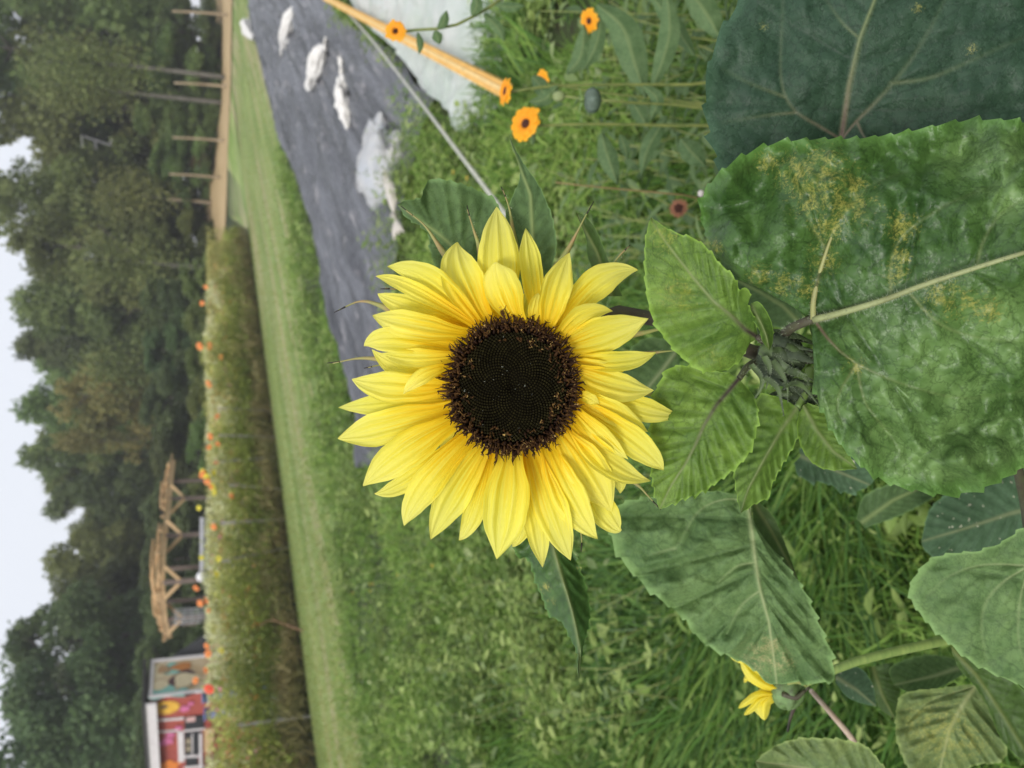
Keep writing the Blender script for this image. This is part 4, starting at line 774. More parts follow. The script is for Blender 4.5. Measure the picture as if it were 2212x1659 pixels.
# ------------------------------------------------------------------ weeds: countless, one object per kind
def inpoly(x, y, poly):
    r_ = np.zeros(x.shape, bool); n = len(poly)
    for i in range(n):
        x0, y0 = poly[i][:2]; x1, y1 = poly[(i+1) % n][:2]
        r_ ^= ((y0 > y) != (y1 > y)) & (x < (x1-x0)*(y-y0)/(y1-y0+1e-12)+x0)
    return r_
def weeds():
    tp = [G(np.array(float(x)), np.array(float(y))) for x, y in TL+TR[::-1]]
    cp = [G(np.array(float(x)), np.array(float(y))) for x, y in [(748, -30), (762, 12), (852, 102), (905, 172), (962, 218), (1034, 286), (1074, 235), (1084, 120), (1100, 0), (1120, -90)]]
    def sample(n, y0, y1, pw=1.6):
        u = rng.random(n); k = 1-pw; y = (y0**(k+1)+(y1**(k+1)-y0**(k+1))*u)**(1/(k+1)); x = (rng.random(n)-.5)*2*(y*.52+.9)
        side = lambda p, a, b: (b[0]-a[0])*(p[1]-a[1])-(b[1]-a[1])*(p[0]-a[0])
        s = side((x, y), LM0, LM1); s0 = side((0, 1.), LM0, LM1)
        far = (s*s0 > 0)
        ok = far & ~inpoly(x, y, tp) & ~inpoly(x, y, cp)
        return x[ok], y[ok]
    # low leafy weeds grown in clumps
    mw = veg('weed_leaves', [(.055, .11, .02), (.20, .33, .06), (.52, .62, .22)], .35, .5, .35, scale=2.2, patch=(.27, .33, .09))
    x, y = sample(34000, 1.0, 26); kk = (fbm(x*1.3, y*1.3, 77, 3) > -.30) & ((y > 2.6+.8*fbm(x*2, y*2, 78, 2)) | (rng.random(len(x)) < .10)); x, y = x[kk], y[kk]; c = []; ax = []; L = []; rn = []
    for X, Y in zip(x, y):
        k = rng.integers(6, 15); hgt = (.06+.34*max(0, float(fbm(np.array(X*1.1), np.array(Y*1.1), 2, 3))+.32))*random.uniform(.6, 1.2); ld = rng.normal(size=2)*.25*hgt
        tq = np.linspace(.12, 1, k); base = np.stack([X+ld[0]*tq*tq, Y+ld[1]*tq*tq, tq*hgt], 1); a = rng.random()*6+np.arange(k)*2.4
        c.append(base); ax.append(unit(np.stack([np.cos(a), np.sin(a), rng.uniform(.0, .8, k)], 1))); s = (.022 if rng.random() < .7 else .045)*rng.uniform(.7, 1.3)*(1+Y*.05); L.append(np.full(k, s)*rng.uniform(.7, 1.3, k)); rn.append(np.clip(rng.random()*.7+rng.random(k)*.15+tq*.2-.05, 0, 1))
    c = np.vstack(c); ax = np.vstack(ax); L = np.concatenate(L); rn = np.concatenate(rn); n = len(c); nr = unit(np.array([0, 0, 1.])+rng.normal(size=(n, 3))*.35)
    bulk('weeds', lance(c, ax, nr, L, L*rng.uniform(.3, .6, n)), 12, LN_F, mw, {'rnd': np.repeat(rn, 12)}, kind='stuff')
    # fine feathery weeds
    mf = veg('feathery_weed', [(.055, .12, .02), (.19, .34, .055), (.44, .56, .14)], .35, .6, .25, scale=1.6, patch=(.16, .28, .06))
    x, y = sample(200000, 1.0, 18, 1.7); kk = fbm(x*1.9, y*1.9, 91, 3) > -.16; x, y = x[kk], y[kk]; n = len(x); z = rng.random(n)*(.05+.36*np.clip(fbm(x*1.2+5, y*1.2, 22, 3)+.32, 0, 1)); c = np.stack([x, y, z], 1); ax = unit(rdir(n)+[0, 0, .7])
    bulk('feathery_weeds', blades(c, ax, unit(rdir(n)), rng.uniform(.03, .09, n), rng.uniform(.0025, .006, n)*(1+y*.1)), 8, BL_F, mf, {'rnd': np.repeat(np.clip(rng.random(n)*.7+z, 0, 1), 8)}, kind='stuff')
    # long lush grass below the leaves, nearer the camera
    mg = veg('lush_grass', [(.03, .09, .012), (.12, .27, .035), (.34, .50, .10)], .35, .45, .4, scale=2.4, patch=(.08, .18, .04))
    x, y = sample(95000, .95, 9, 1.9); k_ = (fbm(x*1.6+2, y*1.6, 41, 3) > -.05+.25*(y > 3)) ; x, y = x[k_], y[k_]; n = len(x); hgt = rng.uniform(.10, .34, n)*(1-.3*(y > 4)); c = np.stack([x, y, np.zeros(n)], 1)
    flow = np.stack([fbm(x*1.5, y*1.5, 51, 2), fbm(x*1.5+9, y*1.5, 52, 2), np.zeros(n)], 1)*1.6
    ax = unit(rdir(n)*[.5, .5, .1]+[0, 0, 1]+flow*.8); bd = unit(rdir(n)*[1, 1, .3]*1.3+flow*1.6-[0, 0, .45])
    bd = bd*rng.uniform(.2, 2.0, n)[:, None]; bulk('grass', blades(c, ax, bd, hgt, rng.uniform(.004, .010, n)*(1+y*.08)), 8, BL_F, mg, {'rnd': np.repeat(rng.random(n), 8)}, kind='stuff')
    # broad soft leaves scattered among the weeds
    x, y = sample(1100, 2.6, 9, 1.6); n = len(x); c = np.stack([x, y, .08+.22*rng.random(n)], 1); ax = unit(rdir(n)*[1, 1, .3]); nr = unit(np.array([0, 0, 1.])+rng.normal(size=(n, 3))*.3)
    mbl = veg('broad_leaves', [(.16, .24, .08), (.30, .40, .16), (.48, .55, .26)], .4, .55, .35, scale=3, patch=(.24, .32, .12))
    bulk('broad_weeds', lance(c, ax, nr, rng.uniform(.035, .085, n), rng.uniform(.02, .04, n)), 12, LN_F, mbl, {'rnd': rng.random(n).repeat(12)}, kind='stuff')
    # tall herbs among the marigolds
    c = []; ax = []; LL = []; hs = MB()
    for k in range(620):
        if k < 150: X, Y = rng.uniform(.30, 1.35), rng.uniform(1.15, 2.6); H = rng.uniform(.25, .62)*(1 if Y < 2 else .8)
        else:
            Y = rng.uniform(1.7, 6.5)**1.0; X = rng.uniform(-.52, .12)*Y; H = rng.uniform(.12, .42)
            if float(fbm(np.array(X*1.7), np.array(Y*1.7), 95, 2)) < -.05: continue
        m_ = int(H*26); tq = np.linspace(.1, 1, m_); le = rng.normal(size=2)*.10
        b0 = np.stack([X+le[0]*tq, Y+le[1]*tq, H*tq], 1); a = np.arange(m_)*2.4+k; c.append(b0); ax.append(unit(np.stack([np.cos(a), np.sin(a), rng.uniform(.1, .9, m_)], 1))); LL.append(rng.uniform(.05, .11, m_)*(1.1-.4*tq)*(1 if k < 150 else rng.uniform(.5, .8)))
        hs.tube([[X, Y, 0], [X+le[0]*.5, Y+le[1]*.5, H*.5], [X+le[0], Y+le[1], H]], [.003, .0015], 5)
    c = np.vstack(c); ax = np.vstack(ax); LL = np.concatenate(LL); n = len(c); nr = unit(np.array([0, 0, 1.])+rng.normal(size=(n, 3))*.3)
    mh = veg('herb_leaves', [(.08, .14, .055), (.14, .22, .085), (.23, .32, .13)], .35, .6, .25, scale=4, patch=(.11, .17, .075))
    bulk('tall_herbs', lance(c, ax, nr, LL, LL*rng.uniform(.18, .34, n)), 12, LN_F, mh, {'rnd': rng.random(n).repeat(12)}, kind='stuff'); hs.build('herb_stems', M['stem_yellow'], kind='stuff')
    # dry straw
    ms = veg('straw', [(.20, .15, .07), (.32, .26, .12), (.42, .36, .2)], .2, .7, .2)
    x, y = sample(1800, 1.2, 8, 1.8); n = len(x); c = np.stack([x, y, rng.random(n)*.08], 1); ax = unit(rdir(n)*[1, 1, .4])
    bulk('straw', blades(c, ax, unit(rdir(n)), rng.uniform(.05, .2, n), rng.uniform(.002, .004, n)), 8, BL_F, ms, {'rnd': rng.random(n).repeat(8)}, kind='stuff')
weeds()
# ================================================================== MAIN SUNFLOWER PLANT
DF = .455
def fd(fx, fy): return 713.2+.529*fx, 384.+.529*fy         # flower sketch units to photo units
plant = thing('sunflower', 'large pale yellow sunflower in full bloom with dark disc, its buds and leaves', 'sunflower', (0, .55, 0))
def make_head():
    C0 = fd(745, 852); c3 = P(np.array(C0[0]), np.array(C0[1]), np.array(DF)); px = DF/FPX; RX, RY = 241*.529*px, 249*.529*px
    def dp(ux, uy, dz): return c3-UPV*(ux*RX)-XV*(uy*RY)-FWD*dz      # ux: image right, uy: image down, dz towards the camera
    # receptacle (green back)
    rows = []
    for t_ in np.linspace(0, 1, 14):
        rr = 1.02*math.cos(t_*math.pi/2*.93); rows.append([dp(rr*math.cos(q), rr*math.sin(q), -.006-.022*math.sin(t_*math.pi/2)) for q in np.linspace(0, 2*math.pi, 40, endpoint=False)])
    mb = MB(); mb.grid(np.array(rows), True); head = mb.build('flower_head', M['stem'], plant)
    # disc dome with packed buds
    def dome(rr): return .0055*(1-rr**2)-.0035*np.exp(-(rr/.16)**2)
    mb = MB(); rr = np.linspace(0, 1, 40); q = np.linspace(0, 2*math.pi, 96, endpoint=False)
    mb.grid(np.array([[dp(a*math.cos(x)*.985, a*math.sin(x)*.985, float(dome(a))-.001) for x in q] for a in rr]), True)
    disc = mb.build('disc', M['disc'], head)
    r = np.random.default_rng(3); Nn = 1500; k = np.arange(Nn); rad = np.sqrt((k+.5)/Nn); th = k*2.39996323
    mb = MB(); sv = []; sr = []
    for i in range(int(Nn*.80)):
        a, x = rad[i], th[i]; s = .0365*(.62+.55*a)/1.1; hgt = .0012+.0016*a; z0 = float(dome(a)); cx_, cy_ = a*math.cos(x), a*math.sin(x); ring1 = []
        for rr_, zz in ((1., 0), (.8, 1.0), (.35, .85)):
            for j in range(6): ring1.append(dp(cx_+s*.55*rr_*math.cos(j*1.0472+x), cy_+s*.55*rr_*math.sin(j*1.0472+x), z0+hgt*zz-.0003))
        mb.add(ring1, [(a_, (a_+1) % 6, 6+(a_+1) % 6, 6+a_) for a_ in range(6)]+[(6+a_, 6+(a_+1) % 6, 12+(a_+1) % 6, 12+a_) for a_ in range(6)]+[(12, 13, 14, 15, 16, 17)], rnd=np.repeat([.1, .85*(.6+.4*r.random()), .05], 6))
    mb.build('packed_buds', M['seed'], head)
    # outer florets: stubby tubes with curled tips
    mb = MB(); pl = MB()
    for i in range(int(Nn*.52), Nn+260):
        a = math.sqrt((i+.5)/Nn)*(1 if i < Nn else 1.0); x = i*2.39996323
        edge_w = (a-.72)/.3
        if i < Nn*.80 and r.random() > .22: continue
        if a > 1.02: a = .985+.04*r.random()
        L = (.0018+.0022*max(0, min(1, (a-.66)/.33)))*r.uniform(.7, 1.25); z0 = float(dome(min(1, a)))
        out = max(0, (a-.80)/.2); tip_dir = r.normal(size=2)*.35
        ux, uy = a*math.cos(x), a*math.sin(x); dx, dy = math.cos(x)*out*.9+tip_dir[0], math.sin(x)*out*.9+tip_dir[1]
        p0 = dp(ux, uy, z0-.001); p1 = dp(ux+dx*L/RX*.45, uy+dy*L/RY*.45, z0+L*.75); p2 = dp(ux+dx*L/RX*1.0, uy+dy*L/RY*1.0, z0+L*(1.0-.3*out))
        w_ = .00085*r.uniform(.7, 1.25); mb.tube([p0, p1, p2], [w_, w_*.85, w_*.45], 5, rnd=r.random()*.8)
        curls = 2 if a > .8 else 1
        for sgn in range(curls):
            side = r.normal(size=2); side /= np.linalg.norm(side)+1e-9; s2 = .0016*r.uniform(.6, 1.4)
            q1 = p2+(-UPV*side[0]-XV*side[1])*s2*.6-FWD*s2*.5; q2 = p2+(-UPV*side[0]-XV*side[1])*s2*1.1+(-UPV*math.cos(x)-XV*math.sin(x))*s2*.6*out-FWD*s2*.1
            mb.tube([p2, q1, q2], [w_*.42, w_*.36, w_*.14], 4, rnd=.5+.5*r.random())
        if r.random() < .28:
            for _ in range(3):
                pp = p2+r.normal(size=3)*.0005; dd = r.normal(size=(4, 3))*.00045; pl.add(pp+dd, [(0, 1, 2), (0, 2, 3), (0, 3, 1), (1, 3, 2)])
    mb.build('floret_fringe', M['floret'], head); pl.build('pollen', M['pollen'], head)
    mb = MB()
    for _ in range(26):
        a = math.sqrt(r.random())*.85; x = r.random()*6.28; s = .00026*r.uniform(.5, 1.6); pp = dp(a*math.cos(x), a*math.sin(x), float(dome(a))+.0016); mb.add(pp+r.normal(size=(4, 3))*s, [(0, 1, 2), (0, 2, 3), (0, 3, 1), (1, 3, 2)])
    mb.build('dust_specks', M['speck'], head)
    # ray petals  (tip, bend, base, width, layer, cup, twist)
    PT = [((680, 118), (688, 330), (700, 640), 168, 3, .1, .0), ((520, 262), (535, 400), (640, 600), 168, 1, .35, .25), ((678, 343), (700, 440), (775, 610), 150, -1, .5, -.5), ((798, 206), (820, 360), (850, 600), 92, 2, .3, .3),
          ((978, 305), (925, 450), (880, 630), 122, 0, .55, .2), ((1258, 377), (1090, 430), (930, 620), 128, 3, .25, -.1), ((1155, 545), (1030, 565), (920, 680), 88, 0, .5, .4), ((1300, 575), (1120, 640), (930, 700), 148, 1, .35, .25),
          ((1332, 712), (1180, 750), (960, 740), 84, 2, .5, -.2), ((1322, 868), (1160, 850), (960, 770), 122, 0, .45, -.2), ((1427, 970), (1260, 940), (1000, 840), 100, 3, .2, 0), ((1297, 1038), (1160, 960), (980, 880), 96, 0, .5, .3),
          ((1362, 1195), (1240, 1080), (980, 900), 118, 2, .4, .2), ((1218, 1150), (1110, 1055), (990, 940), 74, -1, .6, .4), ((1310, 1238), (1130, 1160), (960, 970), 112, 1, .4, -.3), ((1150, 1365), (1060, 1210), (930, 1030), 172, 0, .25, .1),
          ((1183, 1290), (1140, 1170), (960, 1020), 110, 3, .2, 0), ((1190, 1437), (1110, 1350), (950, 1060), 112, 4, .2, .1), ((1093, 1476), (975, 1310), (880, 1080), 150, 1, .3, .2), ((982, 1563), (910, 1370), (820, 1100), 138, 2, .35, .2),
          ((868, 1592), (840, 1400), (790, 1120), 104, 3, .3, -.1), ((680, 1558), (716, 1350), (740, 1100), 186, 0, .28, .05), ((745, 1508), (780, 1380), (790, 1120), 110, 4, .2, 0), ((525, 1481), (590, 1360), (660, 1100), 84, 3, .5, .2),
          ((410, 1478), (500, 1300), (640, 1080), 140, 1, .35, -.2), ((302, 1422), (390, 1260), (590, 1040), 124, 2, .35, .2), ((180, 1290), (330, 1230), (560, 1040), 84, 3, .3, .1), ((133, 1260), (290, 1130), (530, 980), 146, 0, .25, .05),
          ((30, 1065), (220, 1020), (510, 940), 142, 1, .35, -.1), ((33, 938), (230, 925), (500, 900), 90, 3, .3, .1), ((88, 822), (250, 855), (500, 850), 126, 0, .35, .1), ((298, 884), (370, 815), (480, 770), 62, -2, .5, .3),
          ((212, 716), (340, 735), (520, 725), 76, -1, .6, .1), ((138, 688), (260, 660), (520, 700), 106, 1, .4, .1), ((170, 700), (300, 780), (500, 790), 90, 3, .3, 0), ((172, 562), (320, 600), (560, 640), 116, 0, .35, .1),
          ((193, 473), (320, 530), (560, 610), 92, 3, .3, .1), ((232, 363), (410, 420), (600, 600), 116, 1, .35, -.3), ((185, 402), (340, 455), (590, 600), 66, 0, .6, .3), ((400, 505), (470, 545), (600, 640), 96, 4, .2, 0),
          ((850, 470), (838, 520), (820, 610), 52, -1, .4, .2), ((1200, 792), (1100, 775), (950, 745), 60, 1, .5, 0), ((1100, 925), (1060, 900), (1010, 880), 50, -1, .5, .3)]
    # a few short inner petals that fill the rim, half hidden
    for k_ in range(30):
        a = k_*2*math.pi/30+.1; PT.append(((745+math.cos(a)*400, 852+math.sin(a)*410), (745+math.cos(a)*330, 852+math.sin(a)*340), (745+math.cos(a)*225, 852+math.sin(a)*235), 92, 4.4+(k_ % 2), .2, .1*(-1)**k_))
    for k_, (tip, bd, ba, W_, lay, cup, tw) in enumerate(PT):
        nu, nv = 44, 23; t_ = np.linspace(0, 1, nu); s_ = np.linspace(-1, 1, nv)
        tip, bd, ba = np.array(tip, float), np.array(bd, float), np.array(ba, float); ctrl = 2*bd-(tip+ba)/2
        cen = (1-t_)[:, None]**2*ba+2*(t_*(1-t_))[:, None]*ctrl+(t_**2)[:, None]*tip; tan = np.gradient(cen, axis=0); tan /= np.linalg.norm(tan, axis=1)[:, None]; nrm = np.stack([tan[:, 1], -tan[:, 0]], 1)
        wp = np.interp(t_, [0, .12, .28, .45, .6, .74, .86, .94, .98, 1], [.44, .58, .88, 1, .94, .70, .40, .17, .07, .0])*W_/2*1.03
        wp = wp*(1+.03*np.sin(t_*17+k_))
        asym = .12*math.sin(k_*2.1)
        q = cen[:, None]+nrm[:, None]*((s_[None]+asym*(1-s_[None]**2))*wp[:, None])[..., None]
        hw = wp[:, None]*.529*px
        ph = k_*1.7; pleat = (np.cos(s_*math.pi*2.6+ph)*.9+.55*np.cos(s_*math.pi*5.2+ph*2))[None]*np.sin(math.pi*np.clip(t_*1.05, 0, 1))[:, None]**.7*.00062*(W_/120)
        L_ = np.linalg.norm(tip-ba)*.529*px
        bow = (.10+.05*math.sin(k_*3.3))*L_
        dz = -.0035-lay*.0034 + bow*np.sin(math.pi*t_**.85)[:, None]-(.06+.10*t_[:, None]**2*math.sin(k_*1.3+1))*L_*t_[:, None]**2 + cup*hw*(s_**2)[None]*1.3 + tw*hw*s_[None]*(.4+t_[:, None])*2.1 + pleat*1.7 + .0016*np.abs(s_[None])**3*np.sin(t_[:, None]*(9+k_ % 5)+k_*1.9+(s_[None] > 0)*1.7) - .0018*np.clip(1-t_*7, 0, 1)[:, None]
        fx, fy = fd(q[..., 0], q[..., 1]); pts = P(fx, fy, DF-dz)
        MB().grid(pts, pt=t_[:, None].repeat(nv, 1), ps=s_[None].repeat(nu, 0), rnd=(k_*.618) % 1).build('petal', M['petal'], head)
    # bracts peeping out between the petals
    BR = [[(560, 400), (470, 315), (390, 200), (310, 133)], [(640, 400), (605, 270), (585, 210), (560, 130)], [(760, 350), (745, 210), (730, 120), (705, 50)], [(900, 420), (965, 305), (1010, 220), (1062, 118)], [(1060, 470), (1140, 375), (1180, 320), (1220, 280)],
          [(330, 580), (200, 520), (120, 505), (35, 540)], [(420, 480), (290, 455), (260, 455), (225, 450)], [(330, 760), (195, 740), (110, 738), (10, 758)], [(330, 770), (210, 765), (155, 775)], [(1100, 660), (1270, 635), (1370, 615), (1500, 622)], [(1150, 735), (1310, 715), (1380, 708), (1448, 702)],
          [(1120, 850), (1290, 880), (1380, 910), (1480, 935)], [(1150, 950), (1280, 985), (1340, 1000), (1383, 1018)], [(1180, 1060), (1340, 1145), (1400, 1190), (1480, 1250)], [(1120, 1160), (1250, 1250), (1290, 1290), (1335, 1340)], [(1000, 1300), (1025, 1455), (1027, 1510)]]
    for i, br in enumerate(BR):
        pts = [P(*[np.array(q_) for q_ in fd(*p)], np.array(DF+.024)) for p in br]; c = crom(np.array(pts), 22); mb = MB(); mb.tube(c, [.0042, .0026, .0012, .0005, .0003], 7, mat=0)
        mb.tube(crom(np.array([c[-3], c[-1]+(c[-1]-c[-2])*1.5+rng.normal(size=3)*.0006]), 5), [.0005, .00025], 5, mat=1); hairs(mb, c, .0012, 46, .0009, 2)
        mb.build('bract', [M['bract'], M['black_tip'], M['hair']], head)
make_head()
def L(name, parent, **k): return leaf(name, parent, **k)
# leaves of the main plant -- behind the bloom
L('leaf', plant, d0=.50, mat=M['leaf_back'], mid=[(1060, 620, .50), (1010, 560, .50), (940, 500, .50), (858, 442, .49)], A=[(1070, 600), (1088, 500), (1072, 437), (1041, 417), (1000, 400, .49), (950, 388, .485), (926, 391, .485), (915, 412, .48), (908, 430, .48), (880, 433, .48), (858, 442, .48)], B=[(1040, 640), (980, 640), (945, 585), (930, 540), (925, 505), (905, 485), (880, 470), (858, 442)], teeth=4, seed=3, label='crinkled leaf behind the top left of the bloom')
L('leaf', plant, d0=.49, mat=M['leaf_back'], mid=[(1152, 620), (1150, 500), (1146, 420), (1124, 365), (1108, 320), (1099, 289)], A=[(1130, 620), (1100, 520), (1093, 463), (1105, 430), (1123, 385), (1118, 345), (1106, 318), (1099, 289)], B=[(1180, 620), (1201, 540), (1198, 500), (1188, 456), (1162, 398), (1132, 355), (1112, 320), (1099, 289)], teeth=2, seed=5, blister=.001, power=1., label='pointed leaf with a curled brown tip above the bloom')
L('leaf', plant, d0=.50, mat=M['leaf_olive'], mid=[(1322, 640), (1290, 545), (1244, 460)], A=[(1310, 640), (1271, 560), (1266, 515), (1244, 460)], B=[(1345, 640), (1309, 550), (1287, 496), (1262, 466), (1244, 460)], teeth=1, seed=6, blister=.001, power=1., nu=50, nv=12, label='narrow folded dark leaf right of the top petals')
L('leaf', plant, d0=.495, mat=M['leaf_big'], mid=[(1165, 1080), (1200, 1200, .49), (1236, 1320, .485), (1252, 1400), (1251, 1468)], A=[(1150, 1080), (1112, 1185), (1143, 1209), (1160, 1262), (1173, 1292), (1187, 1327), (1214, 1344), (1236, 1385), (1248, 1410), (1247, 1440), (1251, 1468)], B=[(1200, 1080), (1232, 1180), (1255, 1239), (1268, 1280), (1273, 1325), (1266, 1370), (1257, 1410), (1251, 1468)], teeth=6, tooth_px=22, blister=.003, power=1., mottle=[(1178, 1270, 14), (1190, 1300, 12), (1256, 1225, 12)], seed=8, cup=.006, label='long pointed leaf hanging left of the bloom')
# the bud cluster's leaves
L('leaf', plant, d0=.455, mat=M['leaf_young'], purple_px=70, mid=[(1634, 727, .465), (1610, 712, .457), (1578, 680, .45), (1541, 651, .447), (1498, 601, .446), (1451, 540, .452), (1424, 503, .458), (1406, 469, .465)],
  A=[(1636, 722, .465), (1631, 696, .452), (1628, 683, .445), (1615, 659, .44), (1620, 633, .437), (1610, 622, .44), (1596, 625, .447), (1583, 596, .44), (1554, 569, .438), (1533, 543, .437), (1509, 521, .44), (1482, 511, .447), (1453, 500, .452), (1430, 487, .458), (1406, 469, .465)],
  B=[(1630, 735, .465), (1615, 745, .465), (1604, 770, .47), (1572, 797, .472), (1535, 807, .472), (1498, 791, .472), (1461, 760, .472), (1435, 728, .47), (1411, 690, .468), (1396, 625, .462), (1393, 543, .462), (1398, 500, .463), (1406, 469, .465)], teeth=4, tooth_px=30, blister=.0022, mottle=[(1440, 510, 40), (1470, 640, 50), (1540, 770, 30)], nu=130, nv=40, power=1.6, seed=11, undul=.006, label='light green leaf right of the bloom, upper one of the bud cluster')
L('leaf', plant, d0=.448, mat=M['leaf_young'], mid=[(1622, 660, .45), (1640, 690, .445), (1655, 725, .443), (1662, 757, .442)], A=[(1622, 656), (1638, 652), (1657, 675), (1669, 707), (1669, 738), (1662, 757)], B=[(1620, 668), (1625, 690), (1640, 712), (1647, 736), (1662, 757)], teeth=1, seed=12, blister=.001, power=1., nu=40, nv=12, auto=3, label='small curled leaf over the bud')
L('leaf', plant, d0=.47, mat=M['leaf_young'], purple_px=160, mid=[(1596, 818, .47), (1576, 842, .468), (1548, 874, .464), (1520, 920, .462), (1502, 962, .463), (1479, 1004, .465), (1446, 1055, .47), (1425, 1101, .475)],
  A=[(1604, 828), (1620, 845), (1631, 865, .465), (1637, 902, .46), (1627, 957, .46), (1613, 985, .462), (1585, 1013, .463), (1548, 1041, .465), (1511, 1064, .468), (1469, 1080, .47), (1425, 1101, .475)],
  B=[(1585, 812), (1567, 805), (1516, 800, .475), (1474, 790, .478), (1442, 800, .48), (1423, 832, .48), (1412, 856, .48), (1407, 902, .48), (1404, 957, .48), (1407, 1008, .48), (1414, 1059, .478), (1425, 1101, .475)], teeth=7, tooth_px=26, blister=.0035, nu=130, nv=40, power=1.3, seed=14, label='light green leaf right of the bloom, lower one of the bud cluster', undul=.008)
L('leaf', plant, d0=.49, mat=M['leaf_young'], mid=[(1722, 880), (1687, 930, .485), (1650, 994, .48), (1617, 1055, .48), (1600, 1109, .485)], A=[(1700, 865), (1641, 855), (1622, 930), (1594, 990), (1586, 1018), (1593, 1073), (1600, 1109)], B=[(1728, 890), (1720, 950), (1690, 1002), (1668, 1045), (1660, 1073), (1631, 1087), (1600, 1109)], teeth=4, seed=16, nu=90, nv=26, power=1.1, label='light green leaf below the lower bud', blister=.003)
L('leaf', plant, d0=.485, mat=M['leaf_young'], mid=[(1735, 875), (1765, 930), (1800, 975), (1852, 1013)], A=[(1730, 885), (1722, 915), (1724, 940), (1736, 975), (1762, 1004), (1798, 1015), (1852, 1013)], B=[(1745, 870), (1784, 890), (1815, 950), (1852, 1013)], teeth=2, seed=17, nu=70, nv=18, power=1., label='small rounded leaf tucked under the big leaf')
# the big mottled leaf in front
L('leaf', plant, d0=.44, mat=M['leaf_big'], purple_px=110, nu=260, nv=115, power=1.9, blister=.0034, cell=52, undul=.030, teeth=9, tooth_px=42, seed=21, cup=.010, auto=4, curl=.006,
  mid=[(1745, 693, .447), (1800, 680, .44), (1900, 650, .425), (2000, 613, .412), (2100, 580, .40), (2212, 545, .39), (2350, 505, .39), (2520, 450, .40)],
  A=[(1748, 670, .448), (1730, 652, .45), (1704, 640, .452), (1658, 617, .455), (1621, 600, .457), (1582, 590, .457), (1556, 560, .455), (1533, 523, .452), (1517, 472, .448), (1519, 426, .445), (1538, 393, .442), (1565, 366, .44), (1598, 343, .438), (1640, 322, .436), (1690, 308, .435), (1760, 302, .434), (1850, 300, .432), (1931, 291, .43), (2005, 276, .43), (2090, 262, .43), (2190, 262, .43), (2300, 290, .43), (2400, 340, .42), (2520, 450, .40)],
  B=[(1750, 715, .45), (1766, 754, .45), (1764, 800, .447), (1761, 837, .444), (1779, 888, .44), (1798, 930, .437), (1830, 976, .434), (1872, 1013, .432), (1928, 1045, .43), (2011, 1064, .43), (2057, 1068, .43), (2117, 1055, .43), (2160, 1036, .43), (2191, 1020, .43), (2240, 985, .43), (2320, 920, .43), (2420, 800, .42), (2490, 640, .41), (2520, 450, .40)],
  veins=[[(1757, 688), (1757, 650), (1768, 600), (1786, 540), (1800, 500), (1835, 440), (1880, 400), (1960, 370)], [(1786, 540), (1755, 490), (1735, 430), (1700, 380)], [(1765, 700), (1800, 745), (1850, 785), (1950, 830), (2080, 860), (2212, 845)], [(1925, 640), (1925, 560), (1960, 500), (2050, 440), (2150, 400)], [(2110, 575), (2125, 520), (2165, 460), (2230, 420)], [(1960, 628), (2030, 700), (2120, 730), (2230, 740)], [(1850, 785), (1870, 870), (1930, 950), (1960, 1010)], [(1850, 785), (1810, 860), (1820, 920)]],
  vw=1.35, mottle=[(1790, 490, 40), (1830, 435, 60), (1760, 420, 60), (1775, 370, 60), (1720, 375, 50), (1840, 400, 40), (1660, 350, 30), (1860, 450, 42), (1780, 560, 36), (1938, 590, 30), (1945, 555, 26), (1950, 490, 40), (1690, 615, 30), (1640, 598, 30), (1540, 540, 24), (2040, 640, 45), (2090, 655, 40), (2140, 665, 35), (1740, 620, 30), (1850, 790, 24)], pale=[(2090, 860, 90), (1960, 850, 60), (1990, 990, 150), (2110, 930, 140), (1900, 900, 110), (2180, 420, 70), (2180, 720, 110), (2030, 780, 90), (1880, 730, 60), (1790, 900, 60), (2080, 330, 60), (2200, 330, 60)], label='big mottled green leaf with a stout purple based midrib')
# stems and petioles of the main plant
def stem(parent, pts, rad, mat, hair=0, name='stem', ground=False, nh=1., n=34):
    p = [P(np.array(float(a)), np.array(float(b)), np.array(float(c))) for a, b, c in pts]
    if ground: q = p[-1].copy(); q2 = q.copy(); q2[2] = -.03; q[2] = q[2]*.5; p += [q, q2]
    c = crom(np.array(p), n); mb = MB(); mb.tube(c, rad, 12)
    if hair: hairs(mb, c[:int(n*.75)], rad, hair, .0016*nh, 1)
    return mb.build(name, [mat, M['hair']], parent)
stem(plant, [(1122, 830, .478), (1200, 740, .50), (1280, 685, .505), (1350, 675, .505), (1430, 692, .503), (1560, 735, .50), (1660, 770, .505), (1760, 770, .52), (2000, 760, .56), (2300, 760, .62)], [.0045, .0045, .0055, .008], M['stem_dark'], 300, ground=True, n=50)
stem(plant, [(1636, 728, .467), (1655, 745, .475), (1680, 775, .50)], [.0017, .0026], M['stem_dark'], 60, 'petiole')
stem(plant, [(1596, 818, .471), (1618, 790, .48), (1650, 775, .50)], [.0017, .0028], M['stem_dark'], 60, 'petiole')
stem(plant, [(1757, 689, .4435), (1735, 697, .448), (1705, 712, .46), (1680, 740, .50)], [.0024, .0028, .003], M['stem_dark'], 120, 'petiole')
stem(plant, [(1757, 690, .4405), (1800, 680, .433), (1900, 651, .4165), (2000, 614, .403), (2100, 581, .391), (2212, 546, .381), (2350, 506, .385)], [.0019, .0014, .0011, .0008], simple('midrib', (.20, .22, .09), .55, (.30, .34, .15), 60), 380, 'midrib')
stem(plant, [(1757, 690, .4405), (1757, 652, .441), (1768, 600, .4385), (1786, 540, .434), (1800, 502, .4325)], [.0016, .0012, .0006], simple('side_rib', (.34, .36, .12), .55, (.24, .22, .10), 60), 90, 'midrib', n=20)
stem(plant, [(1722, 880, .49), (1740, 850, .495), (1750, 800, .51)], [.002, .003], M['stem'], 20, 'petiole')
